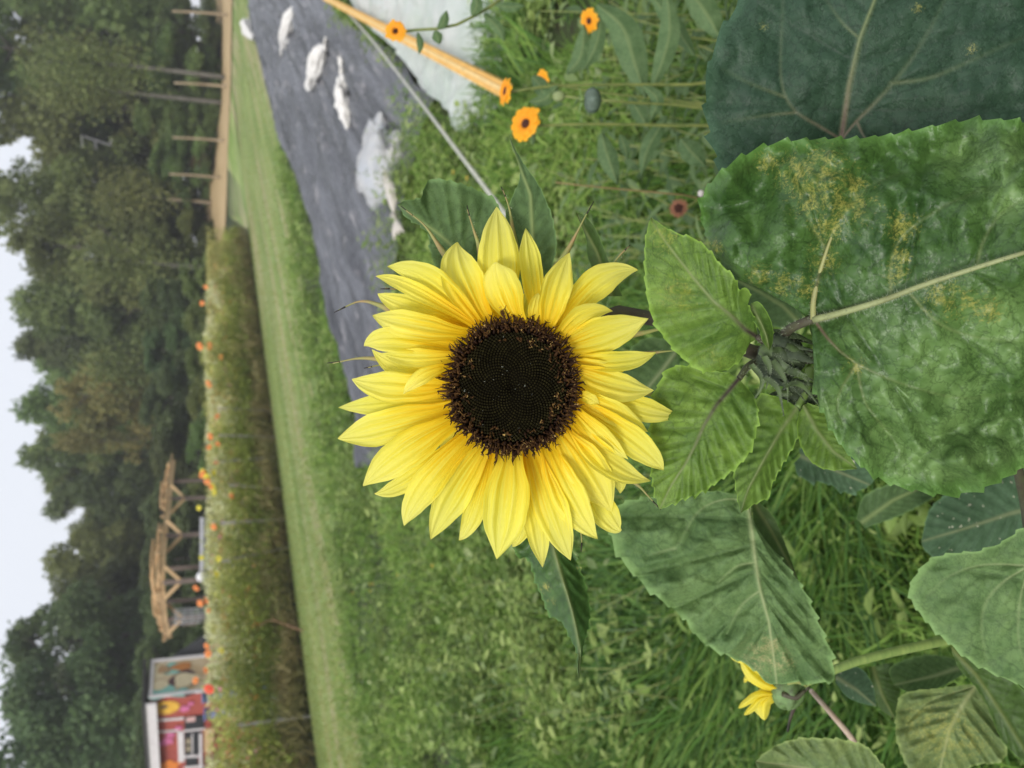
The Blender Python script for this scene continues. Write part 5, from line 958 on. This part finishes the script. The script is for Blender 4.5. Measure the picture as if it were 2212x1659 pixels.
# buds
def bud(cx, cy, d, r_, bracts, lab, seed):
    r = np.random.default_rng(seed); c = P(np.array(float(cx)), np.array(float(cy)), np.array(d)); axis = unit(-UPV*.9-XV*.35-FWD*.25); s1 = unit(np.cross(axis, XV)); s2 = np.cross(axis, s1)
    mb = MB(); rows = []
    for t_ in np.linspace(0, 1, 16):
        z = -1+2*t_; rr = math.sqrt(max(0, 1-z*z))*(1 if z < 0 else 1-.25*z); rows.append([c+axis*z*r_*.95+(s1*math.cos(q)+s2*math.sin(q))*rr*r_*(1+.07*math.cos(q*9)) for q in np.linspace(0, 2*math.pi, 36, endpoint=False)])
    mb.grid(np.array(rows), True)
    for row in rows[1:-1]: hairs(mb, row, 0., 46, .0022, 1, .00006)
    b = mb.build('bud', [M['bud'], M['hair']], plant, label=lab)
    def br(pts, w_, mat):
        cc = crom(np.array(pts), 20); T = np.gradient(cc, axis=0); T = unit(T); g = []; sv0 = np.cross(T, cc-c); sv0 = unit(sv0)
        nn_ = unit(np.cross(sv0, T)); wp = np.interp(np.linspace(0, 1, 20), [0, .2, .45, .7, 1], [.8, 1, .6, .28, .06])*w_
        for i in range(20): g.append([cc[i]+sv0[i]*wp[i]*s_-nn_[i]*wp[i]*.35*s_*s_*np.sign(nn_[i] @ (cc[i]-c)) for s_ in (-1, -.5, 0, .5, 1)])
        mb = MB(); g = np.array(g); mb.grid(g); mb.grid(g[:, ::-1]-nn_[:, None]*.0004); hairs(mb, g[:, 0], .0, 34, .0014, 1, .00006); hairs(mb, g[:, -1], .0, 34, .0014, 1, .00006); mb.build('bract', [mat, M['hair']], b)
    for k in range(16):
        a = k*2.4; lat = -.55+1.1*(k/16); rr = math.sqrt(max(0, 1-lat*lat))*1.06; e0 = s1*math.cos(a)+s2*math.sin(a)
        p0 = c+axis*r_*(lat-.35)+e0*r_*rr*.95; p1 = c+axis*r_*(lat+.1)+e0*r_*rr*1.08; p2 = c+axis*r_*(lat+.6)+e0*r_*rr*1.02; p3 = c+axis*r_*(lat+1.05+.3*r.random())+e0*r_*rr*(.85+.5*r.random())
        br([p0, p1, p2, p3], r_*.27, M['bud'] if k % 2 else M['budbract'])
    for pts in bracts: br([P(np.array(float(a)), np.array(float(b_)), np.array(d-.017+(i*.002))) for i, (a, b_) in enumerate(pts)], .0021, M['budbract'])
    return b
bud(1688, 772, .475, .0145, [[(1672, 755), (1686, 758), (1710, 782), (1720, 806)], [(1668, 780), (1680, 794), (1700, 832), (1702, 870)], [(1621, 788), (1644, 818), (1640, 845), (1617, 879)], [(1650, 815), (1678, 838), (1688, 871), (1693, 899)], [(1698, 836), (1720, 830), (1742, 842), (1772, 880)], [(1700, 745), (1735, 762), (1765, 785)], [(1700, 800), (1730, 812), (1762, 824)], [(1705, 800), (1738, 812), (1748, 830), (1745, 840)], [(1650, 770), (1662, 800), (1655, 840)]], 'dark hairy closed bud, the front one of the pair', 1)
bud(1722, 862, .505, .0115, [[(1700, 868), (1680, 872), (1655, 890)], [(1705, 880), (1680, 890), (1660, 905)], [(1700, 850), (1670, 850), (1650, 862)]], 'dark hairy closed bud half hidden below the front one', 2)
# ================================================================== NEIGHBOURING PLANTS
p2 = thing('sunflower', 'sunflower plant whose broad blue green leaf fills the corner above the big mottled leaf', 'sunflower', (.25, .65, 0))
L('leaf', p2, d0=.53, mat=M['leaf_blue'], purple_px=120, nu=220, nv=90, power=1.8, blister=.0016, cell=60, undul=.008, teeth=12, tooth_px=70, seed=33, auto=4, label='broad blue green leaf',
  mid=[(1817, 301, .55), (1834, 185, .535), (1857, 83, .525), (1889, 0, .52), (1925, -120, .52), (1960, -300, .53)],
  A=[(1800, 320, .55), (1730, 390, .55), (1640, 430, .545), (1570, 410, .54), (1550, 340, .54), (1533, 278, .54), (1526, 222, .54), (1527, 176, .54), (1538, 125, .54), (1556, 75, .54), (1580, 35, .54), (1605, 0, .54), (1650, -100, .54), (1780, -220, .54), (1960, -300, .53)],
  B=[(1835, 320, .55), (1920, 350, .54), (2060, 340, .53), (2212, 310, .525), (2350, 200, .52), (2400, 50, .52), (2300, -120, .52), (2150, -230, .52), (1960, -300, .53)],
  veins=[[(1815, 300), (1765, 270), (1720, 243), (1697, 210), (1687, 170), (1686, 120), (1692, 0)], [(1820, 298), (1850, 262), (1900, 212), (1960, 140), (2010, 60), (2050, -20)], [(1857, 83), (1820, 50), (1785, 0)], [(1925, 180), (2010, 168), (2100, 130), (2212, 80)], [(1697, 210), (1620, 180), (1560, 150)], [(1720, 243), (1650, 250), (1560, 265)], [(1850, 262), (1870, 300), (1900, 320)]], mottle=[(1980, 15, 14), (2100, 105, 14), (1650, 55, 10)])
stem(p2, [(1817, 303, .55), (1822, 380, .57), (1860, 500, .60), (2212, 560, .66)], [.003, .004, .008, .010], M['stem_pale'], ground=True)
L('leaf', p2, d0=.72, mat=M['leaf_back'], mid=[(1730, 700), (1690, 660), (1640, 630), (1560, 590)], A=[(1735, 690), (1720, 640), (1660, 590), (1560, 570), (1545, 580)], B=[(1720, 715), (1660, 700), (1590, 660), (1545, 580)], teeth=3, nu=60, nv=18, power=1., seed=35, label='pale leaf seen through the gap above the buds')
L('leaf', p2, d0=.70, mat=M['leaf_grey'], mid=[(1460, 760), (1430, 800), (1390, 850), (1350, 900)], A=[(1460, 740), (1400, 730), (1350, 770), (1335, 840), (1350, 900)], B=[(1470, 790), (1450, 850), (1400, 910), (1350, 900)], teeth=3, nu=60, nv=18, power=1., seed=36, label='grey green leaf behind the right petals')
p3 = thing('sunflower', 'sunflower plant with thick pale stem and a small drooping yellow bloom turned sideways', 'sunflower', (-.35, .95, 0))
L('leaf', p3, d0=.66, mat=M['leaf_grey'], nu=200, nv=75, power=1.6, blister=.006, cell=44, undul=.008, teeth=7, tooth_px=44, seed=41, auto=5, label='large blistered grey green leaf below the right petals', mottle=[(1640, 1420, 45), (1665, 1395, 30), (1690, 1430, 30)],
  mid=[(1616, 1080, .66), (1624, 1150, .65), (1632, 1215, .645), (1642, 1275, .645), (1660, 1340, .65), (1669, 1400, .66), (1678, 1478, .68)],
  A=[(1600, 1070, .66), (1540, 1062, .66), (1470, 1066, .665), (1400, 1076, .67), (1345, 1088, .675), (1320, 1112, .68), (1320, 1152, .68), (1341, 1204, .685), (1369, 1237, .69), (1414, 1283, .69), (1438, 1301, .69), (1478, 1334, .69), (1495, 1362, .69), (1530, 1394, .69), (1576, 1417, .69), (1624, 1441, .69), (1656, 1471, .685), (1678, 1478, .68)],
  B=[(1622, 1090, .66), (1624, 1120, .66), (1634, 1152, .66), (1655, 1180, .655), (1693, 1216, .65), (1721, 1253, .65), (1745, 1293, .65), (1766, 1342, .655), (1786, 1390, .66), (1798, 1431, .665), (1798, 1466, .67), (1770, 1474, .675), (1720, 1472, .68), (1678, 1478, .68)],
  veins=[[(1616, 1085), (1575, 1078), (1530, 1090), (1500, 1115), (1480, 1150), (1458, 1184)], [(1632, 1215), (1590, 1225), (1550, 1260)], [(1642, 1275), (1600, 1310), (1570, 1370)], [(1458, 1184), (1400, 1200)]])
L('leaf', p3, d0=.69, mat=M['leaf_olive'], mid=[(1628, 1085), (1668, 1150), (1725, 1255)], A=[(1624, 1090), (1636, 1150), (1690, 1215), (1725, 1255)], B=[(1640, 1085), (1672, 1118), (1698, 1180), (1725, 1255)], teeth=1, nu=50, nv=14, power=1., seed=42, label='dark folded under side of the blistered leaf')
stem(p3, [(1700, 1495, .70), (1745, 1475, .70), (1800, 1445, .70), (1900, 1415, .71), (2060, 1380, .73), (2300, 1330, .78)], [.0035, .0045, .0052, .0056, .0065], M['stem_pale'], 260, ground=True, nh=.8)
stem(p3, [(1745, 1480, .705), (1722, 1515, .71), (1708, 1550, .72), (1702, 1580, .73)], [.0022, .0016, .001], M['stem_dark'], 0, 'stem')
# green calyx and sideways bloom
def side_bloom():
    c = P(np.array(1700.), np.array(1488.), np.array(.70)); e = MB(); th = np.linspace(0, math.pi, 14); ph = np.linspace(0, 2*math.pi, 26, endpoint=False)
    e.grid(np.array([[c+.013*np.array([1.25*math.cos(x), 1*math.sin(x)*math.cos(y), 1.05*math.sin(x)*math.sin(y)])*(1+.12*math.sin(y*5)) for y in ph] for x in th]), True)
    cal = e.build('calyx', M['leaf_grey'] if False else simple('calyx_green', (.16, .27, .09), .6, (.06, .09, .03), 120, .001), p3, label='small bloom seen from the side')
    PTS = [([(1690, 1475), (1650, 1450), (1615, 1425), (1578, 1420)], 15), ([(1690, 1490), (1655, 1480), (1625, 1460), (1600, 1425)], 13), ([(1680, 1500), (1640, 1500), (1615, 1515), (1595, 1530)], 9), ([(1682, 1500), (1645, 1510), (1625, 1530), (1607, 1545)], 9), ([(1685, 1500), (1655, 1515), (1650, 1540), (1652, 1556)], 14), ([(1680, 1485), (1640, 1470), (1615, 1465), (1608, 1475)], 10), ([(1680, 1495), (1650, 1495), (1638, 1520), (1640, 1546)], 12)]
    for k, (pts, w_) in enumerate(PTS):
        cen = crom([(a, b, 0) for a, b in pts], 24)[:, :2]; tan = np.gradient(cen, axis=0); tan /= np.linalg.norm(tan, axis=1)[:, None]; nrm = np.stack([tan[:, 1], -tan[:, 0]], 1); t_ = np.linspace(0, 1, 24); s_ = np.linspace(-1, 1, 9)
        wp = np.interp(t_, [0, .3, .6, .85, .95, 1], [.45, .85, 1, .75, .4, .02])*w_; q = cen[:, None]+nrm[:, None]*(s_[None]*wp[:, None])[..., None]; d = .695+.003*k-.004*np.cos(s_*3)[None]-.006*np.sin(t_*3)[:, None]
        MB().grid(P(q[..., 0], q[..., 1], d), pt=.25+.4*t_[:, None].repeat(9, 1), ps=s_[None].repeat(24, 0), rnd=k*.13).build('petal', M['petal'], cal)
    for k, pts in enumerate([[(1690, 1500), (1720, 1505), (1740, 1490)], [(1700, 1475), (1722, 1470), (1742, 1482)], [(1705, 1465), (1725, 1455), (1745, 1462)]]):
        g = crom(np.array([P(np.array(float(a)), np.array(float(b)), np.array(.688)) for a, b in pts]), 10); MB().tube(g, [.002, .003, .001], 7).build('bract', M['bract'] if k else M['stem_dark'], cal)
side_bloom()
L('leaf', p3, d0=.62, mat=M['leaf_grey'], nu=170, nv=70, power=1.7, blister=.0026, cell=52, undul=.008, teeth=6, tooth_px=36, seed=51, auto=4, label='smooth grey green leaf over the thick stem',
  mid=[(2220, 1222, .60), (2235, 1330, .60), (2260, 1440, .61), (2290, 1560, .63)],
  A=[(2222, 1215, .60), (2225, 1160, .60), (2212, 1143, .60), (2158, 1176, .605), (2110, 1192, .61), (2065, 1196, .615), (2013, 1208, .62), (1980, 1241, .625), (1966, 1269, .63), (1972, 1301, .63), (1996, 1334, .63), (2025, 1366, .63), (2057, 1394, .63), (2086, 1419, .63), (2146, 1455, .63), (2212, 1485, .63), (2290, 1560, .63)],
  B=[(2235, 1210, .60), (2300, 1150, .60), (2420, 1250, .61), (2400, 1420, .62), (2290, 1560, .63)], veins=[[(2220, 1222), (2126, 1220), (2050, 1245), (2000, 1290)], [(2220, 1225), (2170, 1255), (2130, 1300), (2120, 1360), (2130, 1420)], [(2222, 1230), (2205, 1290), (2200, 1380), (2220, 1450)]])
L('leaf', p3, d0=.80, mat=M['leaf_yellowing'], nu=120, nv=44, power=1.5, blister=.005, cell=36, undul=.012, teeth=3, seed=53, mottle=[(2030, 1580, 90), (1990, 1560, 60), (2090, 1600, 60)], label='yellowing leaf with a brown edge near the bottom edge',
  mid=[(2108, 1480, .80), (2075, 1530, .79), (2050, 1580, .79), (2035, 1640, .80), (2020, 1720, .82)], A=[(2095, 1478), (2030, 1488), (1980, 1492), (1945, 1505), (1936, 1550), (1938, 1600), (1960, 1655), (1990, 1700), (2020, 1720, .82)], B=[(2112, 1485), (2130, 1512), (2154, 1548), (2175, 1609), (2162, 1645), (2120, 1650), (2080, 1665), (2020, 1720, .82)], veins=[[(2108, 1482), (2050, 1500), (2000, 1520), (1960, 1560)]])
L('leaf', p3, d0=.77, mat=M['leaf_olive'], nu=70, nv=24, power=1.1, seed=54, teeth=2, blister=.002, label='dark olive leaf under the smooth grey green leaf', mid=[(2055, 1400), (2110, 1460), (2170, 1550), (2250, 1680)], A=[(2060, 1395), (2118, 1436), (2200, 1480), (2260, 1560), (2250, 1680)], B=[(2057, 1410), (2072, 1445), (2106, 1482), (2132, 1522), (2166, 1601), (2210, 1645), (2250, 1680)])
L('leaf', p3, d0=.86, mat=M['leaf_grey'], nu=60, nv=20, power=1.1, seed=55, teeth=2, label='grey leaf behind the thick stem', mid=[(2080, 1440), (2020, 1460), (1930, 1480)], A=[(2075, 1425), (2000, 1415), (1925, 1440), (1930, 1480)], B=[(2085, 1455), (2030, 1485), (1980, 1500), (1930, 1480)])
L('leaf', p3, d0=.84, mat=M['leaf_spotted'], nu=60, nv=20, power=1.1, seed=56, teeth=1, label='small spotted leaf beside the sideways bloom', mid=[(1805, 1462), (1850, 1490), (1893, 1526)], A=[(1808, 1452), (1855, 1442), (1885, 1480), (1893, 1526)], B=[(1805, 1475), (1830, 1505), (1865, 1520), (1893, 1526)])
L('leaf', p3, d0=.87, mat=M['leaf_olive'], nu=60, nv=20, power=1.1, seed=57, teeth=1, label='olive leaf between the spotted and the yellowing leaf', mid=[(1885, 1440), (1905, 1500), (1932, 1552)], A=[(1875, 1440), (1885, 1490), (1900, 1530), (1932, 1552)], B=[(1930, 1430), (1945, 1480), (1940, 1520), (1932, 1552)])
p4 = thing('sunflower', 'sunflower plant showing one grey green leaf at the lower edge, left of the yellowing leaf', 'sunflower', (-.55, .9, 0))
L('leaf', p4, d0=.70, mat=M['leaf_yellowing'], nu=120, nv=40, power=1.2, seed=61, teeth=4, blister=.004, undul=.01, mid=[(1960, 1760, .72), (1860, 1700, .70), (1740, 1660, .70), (1632, 1645, .72)], A=[(1960, 1740, .70), (1930, 1685, .69), (1895, 1640, .69), (1871, 1613, .69), (1822, 1599, .69), (1762, 1595, .69), (1721, 1597, .70), (1681, 1609, .71), (1650, 1630, .71), (1632, 1645, .72)], B=[(1930, 1790), (1800, 1790), (1700, 1750), (1650, 1700), (1632, 1645, .72)])
stem(p4, [(1960, 1760, .72), (2060, 1800, .76)], [.004, .007], M['stem_pale'], ground=True)
p5 = thing('sunflower', 'sunflower plant with dull spotted leaves low behind the big mottled leaf', 'sunflower', (-.1, 1.0, 0))
L('leaf', p5, d0=.92, mat=M['leaf_spotted'], nu=110, nv=36, power=1.4, seed=71, teeth=3, blister=.003, label='dull spotted leaf between the big leaf and the smooth grey one', mid=[(2260, 1090), (2180, 1110), (2090, 1140), (1990, 1170)], A=[(2260, 1070), (2200, 1010), (2120, 1030), (2060, 1060), (2010, 1100), (1990, 1170)], B=[(2260, 1110), (2230, 1190), (2130, 1220), (2040, 1215), (2000, 1190), (1990, 1170)])
L('leaf', p5, d0=.90, mat=M['leaf_spotted'], nu=80, nv=26, power=1.2, seed=72, teeth=8, tooth_px=30, label='dull leaf peeping out under the small rounded leaf', mid=[(1730, 985), (1790, 1010), (1880, 1048)], A=[(1725, 970), (1770, 960), (1840, 990), (1890, 1020), (1880, 1048)], B=[(1715, 1000), (1730, 1030), (1790, 1045), (1835, 1064), (1880, 1048)])
L('leaf', p5, d0=1.0, mat=M['leaf_back'], nu=70, nv=22, power=1.2, seed=73, teeth=2, mid=[(1860, 1130), (1930, 1080), (2020, 1040)], A=[(1850, 1120), (1870, 1070), (1950, 1040), (2020, 1040)], B=[(1870, 1140), (1950, 1110), (2020, 1070), (2020, 1040)])
stem(p5, [(2300, 1090, .95), (2400, 1100, 1.0)], [.007, .009], M['stem_pale'], ground=True); stem(p5, [(2195, 1000, .60), (2205, 1040, .62), (2218, 1110, .64), (2230, 1220, .60)], [.0035, .004], M['stem_dark'], 60)
# fallen straw stalk
tag(MB().tube(crom(np.array([P(np.array(a), np.array(b), np.array(c)) for a, b, c in ((1752., 1492., .80), (1790., 1535., .82), (1838., 1592., .86), (1870., 1640., .9))]), 12), [.0022, .003, .0032], 8).build('dry_stalk', simple('dry_stalk', (.58, .46, .36), .8, (.42, .30, .22), 60)), 'pinkish tan dry stalk crossing below the sideways bloom', 'dry stalk')
# ------------------------------------------------------------------ marigolds and the herbs behind
def marigold_mats():
    m, t, b = new_mat('orange_petal'); a = attr(t, 'pt'); c = mixc(t, ramp(t, a, .2, 1), (.95, .36, .008), (.98, .47, .012)); t.links.new(c, b.inputs['Base Color']); translucent(m, t, b, c, .3); return m
MO = marigold_mats(); MC = simple('marigold_centre', (.11, .035, .02), .8, (.05, .02, .015), 200); MCG = simple('marigold_calyx', (.14, .24, .07), .6)
def marigold(label, px, py, d, rpx, facing, path, rads=(.0022, .003), leaves=(), petals=17, group='orange marigolds beside the sunflower', stem_mat=None):
    c = P(np.array(float(px)), np.array(float(py)), np.array(d)); n = unit(-UPV*facing[0]-XV*facing[1]-FWD*facing[2]); e1 = unit(np.cross(n, [.3, .2, .9])); e2 = np.cross(n, e1); r_ = rpx/FPX*d
    pts = [P(np.array(float(a)), np.array(float(b)), np.array(float(z))) for a, b, z in path]; last = pts[-1].copy(); l2 = last.copy(); l2[2] = 0; pts2 = [c-n*.004]+pts+[(last+l2)/2, l2]
    e = thing('marigold', label, 'marigold', l2, group)
    MB().tube(crom(np.array(pts2), 40), list(rads), 8).build('stem', stem_mat or M['stem_yellow'], e)
    if rpx:
        th = np.linspace(0, math.pi*.5, 6); g = np.array([[c-n*r_*.35*math.sin(x)*1.0+(e1*math.cos(y)+e2*math.sin(y))*r_*.36*math.cos(x)*1.05 for y in np.linspace(0, 6.283, 14, endpoint=False)] for x in th]); hd = MB().grid(g, True).build('flower_head', MCG, e)
        for lay in (0, 1, 2):
            for k in range(petals):
                a = 2*math.pi*(k+lay*.4)/petals; L_ = r_*random.uniform(.82, 1.08)*(1-.16*lay); w_ = r_*.19; g = []
                dr = e1*math.cos(a)+e2*math.sin(a); sv = -e1*math.sin(a)+e2*math.cos(a); lift = random.uniform(-.25, .2)
                for t_ in (0, .3, .6, .85, .97, 1): g.append([c+dr*(r_*.22+(L_-r_*.22)*t_)+n*(.0008*lay+r_*.16*math.sin(t_*2.6)+lift*r_*t_*t_*.5)+sv*w_*s_*np.interp(t_, [0, .3, .6, .85, .97, 1], [.5, .85, 1, .9, .6, .2])+n*(-.1*w_*s_*s_) for s_ in (-1, 0, 1)])
                MB().grid(np.array(g), pt=np.repeat([0, .3, .6, .85, .97, 1], 3)).build('petal', MO, hd)
        mb = MB(); rr = np.random.default_rng(int(px))
        for k in range(70): a = k*2.4; q = math.sqrt(k/70)*r_*.24; p = c+(e1*math.cos(a)+e2*math.sin(a))*q+n*.001; mb.tube([p, p+n*r_*.12*(1.2-q/r_)], [r_*.03, r_*.02], 5)
        mb.build('centre', MC, hd)
    for k, (mid, w_) in enumerate(leaves):
        cen = crom([(a, b, 0) for a, b, *_ in mid], 22)[:, :2]; z = mid[0][2] if len(mid[0]) > 2 else d; tan = np.gradient(cen, axis=0); tan /= np.linalg.norm(tan, axis=1)[:, None]+1e-9; nrm = np.stack([tan[:, 1], -tan[:, 0]], 1); t_ = np.linspace(0, 1, 22); s_ = np.linspace(-1, 1, 11)
        wp = np.interp(t_, [0, .12, .4, .65, .85, 1], [.15, .55, 1, .85, .45, .02])*w_; q = cen[:, None]+nrm[:, None]*(s_[None]*wp[:, None])[..., None]; dd = z+(.35*np.abs(s_)[None]-.2*np.sin(t_*3)[:, None])*w_/FPX*z+.10*w_/FPX*z*np.sin(t_*23+k)[:, None]*s_[None]
        MB().grid(P(q[..., 0], q[..., 1], dd), vein=np.exp(-(s_/.09)**2)[None].repeat(22, 0)*.6, net=0., edge=0., mottle=0., pale=0., purple=0.).build('leaf', M['leaf_herb'], e)
    return e
M['leaf_herb'] = leafmat('leaf_herb', (.085, .155, .06), (.15, .23, .10), (.24, .31, .13), rough=.6, spec=.25, trans=.25, mott=0)
marigold('open orange marigold with dark eye in front of the timber batten', 855, 68, 1.25, 24, (-.15, .05, 1), [(905, 64, 1.27), (945, 62, 1.27), (990, 52, 1.28), (1050, 20, 1.30), (1120, -20, 1.33), (1300, -60, 1.4)], (.0022, .0028, .004),
         leaves=[([(945, 62, 1.26), (958, 48), (965, 22)], 11), ([(940, 66, 1.26), (945, 80), (950, 96)], 12), ([(902, 70, 1.28), (908, 95), (905, 118)], 8), ([(1020, 35, 1.28), (1030, 10), (1025, -15)], 14), ([(1045, 30, 1.3), (1075, 60), (1090, 90)], 13), ([(1070, 10, 1.3), (1100, 15), (1135, 12)], 12)])
marigold('orange marigold at the lower end of the timber batten, seen from the side', 1094, 197, 1.2, 31, (-.9, -.05, .42), [(1120, 196, 1.21), (1180, 187, 1.22), (1300, 183, 1.25), (1480, 183, 1.30), (1560, 183, 1.33)], (.002, .0026, .003, .004),
         leaves=[([(1205, 186, 1.2), (1175, 215), (1142, 220)], 16), ([(1150, 165, 1.3), (1165, 182), (1176, 215)], 18), ([(1390, 185, 1.22), (1420, 215), (1405, 262)], 15)])
marigold('orange marigold hanging lowest beside the pointed sunflower leaf', 1137, 268, 1.15, 40, (-.55, -.1, .8), [(1150, 272, 1.17), (1200, 270, 1.18), (1300, 268, 1.2), (1470, 272, 1.25), (1560, 275, 1.28)], (.002, .0026, .003, .004),
         leaves=[([(1300, 288, 1.16), (1310, 330), (1335, 400)], 22), ([(1340, 290, 1.2), (1350, 320), (1356, 345)], 12), ([(1360, 210, 1.3), (1385, 250), (1402, 284)], 18), ([(1150, 275, 1.2), (1152, 300), (1150, 315)], 6), ([(1470, 300, 1.3), (1495, 330), (1525, 360)], 26)])
marigold('tiny half hidden orange marigold behind the side view one', 1173, 172, 1.5, 22, (-.7, .3, .45), [(1190, 180, 1.52), (1300, 200, 1.55), (1480, 220, 1.6)], (.002, .003),
         leaves=[([(1225, 160, 1.5), (1255, 120), (1262, 52)], 20), ([(1262, 150, 1.5), (1290, 90), (1300, 20)], 18)])
marigold('orange marigold partly hidden by leaves at the upper edge', 1274, 45, 1.5, 26, (-.6, .3, .5), [(1300, 50, 1.52), (1400, 70, 1.55), (1560, 90, 1.6)], (.002, .003),
         leaves=[([(1290, 10, 1.42), (1345, 60), (1372, 140), (1396, 214)], 36), ([(1440, -20, 1.42), (1445, 80), (1405, 205)], 24), ([(1480, -30, 1.5), (1520, 20), (1560, 90)], 32), ([(1500, 120, 1.55), (1460, 60), (1400, -20)], 20), ([(1440, 250, 1.5), (1400, 320), (1385, 380)], 18)])
# faded bloom, seed heads and pale dot
def faded():
    e = marigold('faded brown marigold head between the sunflower and the big mottled leaf', 1467, 450, 1.25, 0, (-.6, .1, .8), [(1500, 440, 1.26), (1560, 430, 1.3)], (.0018, .003), group=None)
    c = P(np.array(1467.), np.array(450.), np.array(1.25)); mb = MB(); n = unit(-FWD-.5*UPV*-1)
    e1 = unit(np.cross(n, XV)); e2 = np.cross(n, e1)
    for k in range(90):
        a = k*2.4; q = math.sqrt(k/90); dr = e1*math.cos(a)+e2*math.sin(a); p = c+dr*q*.010; mb.tube([p-n*.003, p+n*.005*(1-q)+dr*q*.002, p+dr*.006*q+n*.003], [.0014, .0011, .0005], 5, mat=0 if q > .55 else 1)
    mb.build('flower_head', [simple('faded_petal', (.42, .19, .10), .8, (.26, .12, .07), 90), MC], e)
faded()
def podm(px, py, d, rx, ry, label, col, path):
    c = P(np.array(float(px)), np.array(float(py)), np.array(d)); a_, b_ = rx/FPX*d, ry/FPX*d; pts = [P(np.array(float(a)), np.array(float(b)), np.array(float(z))) for a, b, z in path]; l2 = pts[-1].copy(); l2[2] = 0
    e = thing('seed_head', label, 'seed head', l2); th = np.linspace(0, math.pi, 14)
    g = np.array([[c+UPV*math.cos(x)*a_+(XV*math.cos(y)*b_+FWD*math.sin(y)*b_)*math.sin(x)*(1+.10*math.cos(y*7)) for y in np.linspace(0, 6.283, 22, endpoint=False)] for x in th]); MB().grid(g, True).build('pod', col, e)
    mb = MB()
    for k in range(6): y = k*1.05; mb.tube(crom(np.array([c+UPV*a_*.85, c+UPV*a_*1.3+(XV*math.cos(y)+FWD*math.sin(y))*b_*.5, c+UPV*a_*1.5+(XV*math.cos(y)+FWD*math.sin(y))*b_*1.1]), 6), [b_*.14, b_*.04], 5)
    mb.build('sepals', M['stem'], e)
    MB().tube(crom(np.array([c-UPV*a_*.9]+pts+[l2]), 24), [.0016, .0025], 7).build('stem', M['stem_yellow'], e)
podm(1207, 208, 1.2, 14, 11, 'pale green round seed head near the side view marigold', simple('pale_pod', (.27, .33, .14), .6), [(1240, 212, 1.21), (1400, 225, 1.25), (1560, 235, 1.3)])
podm(1280, 217, 1.15, 19, 26, 'dark green oval seed head left of the yellow green stem', simple('dark_pod', (.07, .10, .07), .6, (.12, .17, .13), 100), [(1310, 218, 1.16), (1420, 225, 1.2), (1560, 240, 1.25)])
podm(1514, 418, 1.2, 7, 7, 'small whitish seed head touching the edge of the big leaf', simple('white_fluff', (.72, .66, .60), .9), [(1540, 425, 1.22), (1600, 430, 1.25)])
c = [P(np.array(a), np.array(b), np.array(z)) for a, b, z in ((1200., 394., 1.3), (1290., 404., 1.31), (1400., 414., 1.33), (1500., 424., 1.35), (1600., 440., 1.4))]; l = c[-1].copy(); l[2] = 0
tag(MB().tube(crom(np.array(c+[l]), 24), [.0012, .002, .0025], 7).build('dry_stalk', simple('brown_stalk', (.27, .20, .08), .7)), 'thin brownish bare stalk right of the narrow folded leaf', 'dry stalk')
# small yellow weed blossoms on the ground left of the bloom
yb = simple('buttercup_yellow', (.75, .48, .04), .6)
for i, (px, py) in enumerate(((935, 1222), (800, 1262), (806, 1262), (801, 1277), (763, 1280), (860, 1242), (980, 372), (1010, 385))):
    c = G(np.array(float(px)), np.array(float(py)), .28); s = .012; mb = MB()
    for k in range(5): a = k*1.257; d = np.array([math.cos(a), math.sin(a), .35]); sv = np.array([-math.sin(a), math.cos(a), 0]); mb.add([c, c+d*s*.7-sv*s*.45, c+d*s*1.2, c+d*s*.7+sv*s*.45], [(0, 1, 2, 3)])
    e = thing('buttercup', 'tiny yellow weed flower in the grass between the lane and the sunflower' if px < 970 else 'tiny yellow weed flower beside the grey white pipe', 'weed flower', c*[1, 1, 0], 'tiny yellow weed flowers left of the bloom' if px < 970 else 'tiny yellow weed flowers by the pipe')
    mb.build('petals', yb, e); MB().tube([c-[0, 0, .28], c], .0012, 5).build('stem', M['stem'], e)
for ob in bpy.data.objects:
    if 'used' in ob: del ob['used']


# even damp air over the whole place
hz = MB(); hz.box((0, 60, 24), 460, 460, 52)
m = bpy.data.materials.new('haze'); m.use_nodes = True; t = m.node_tree; t.nodes.clear(); pv = N(t, 'ShaderNodeVolumePrincipled'); o = N(t, 'ShaderNodeOutputMaterial')
pv.inputs['Color'].default_value = (.95, .97, 1, 1); pv.inputs['Density'].default_value = .0011; t.links.new(pv.outputs[0], o.inputs['Volume'])
hz.build('haze', m, smooth=False, kind='stuff')
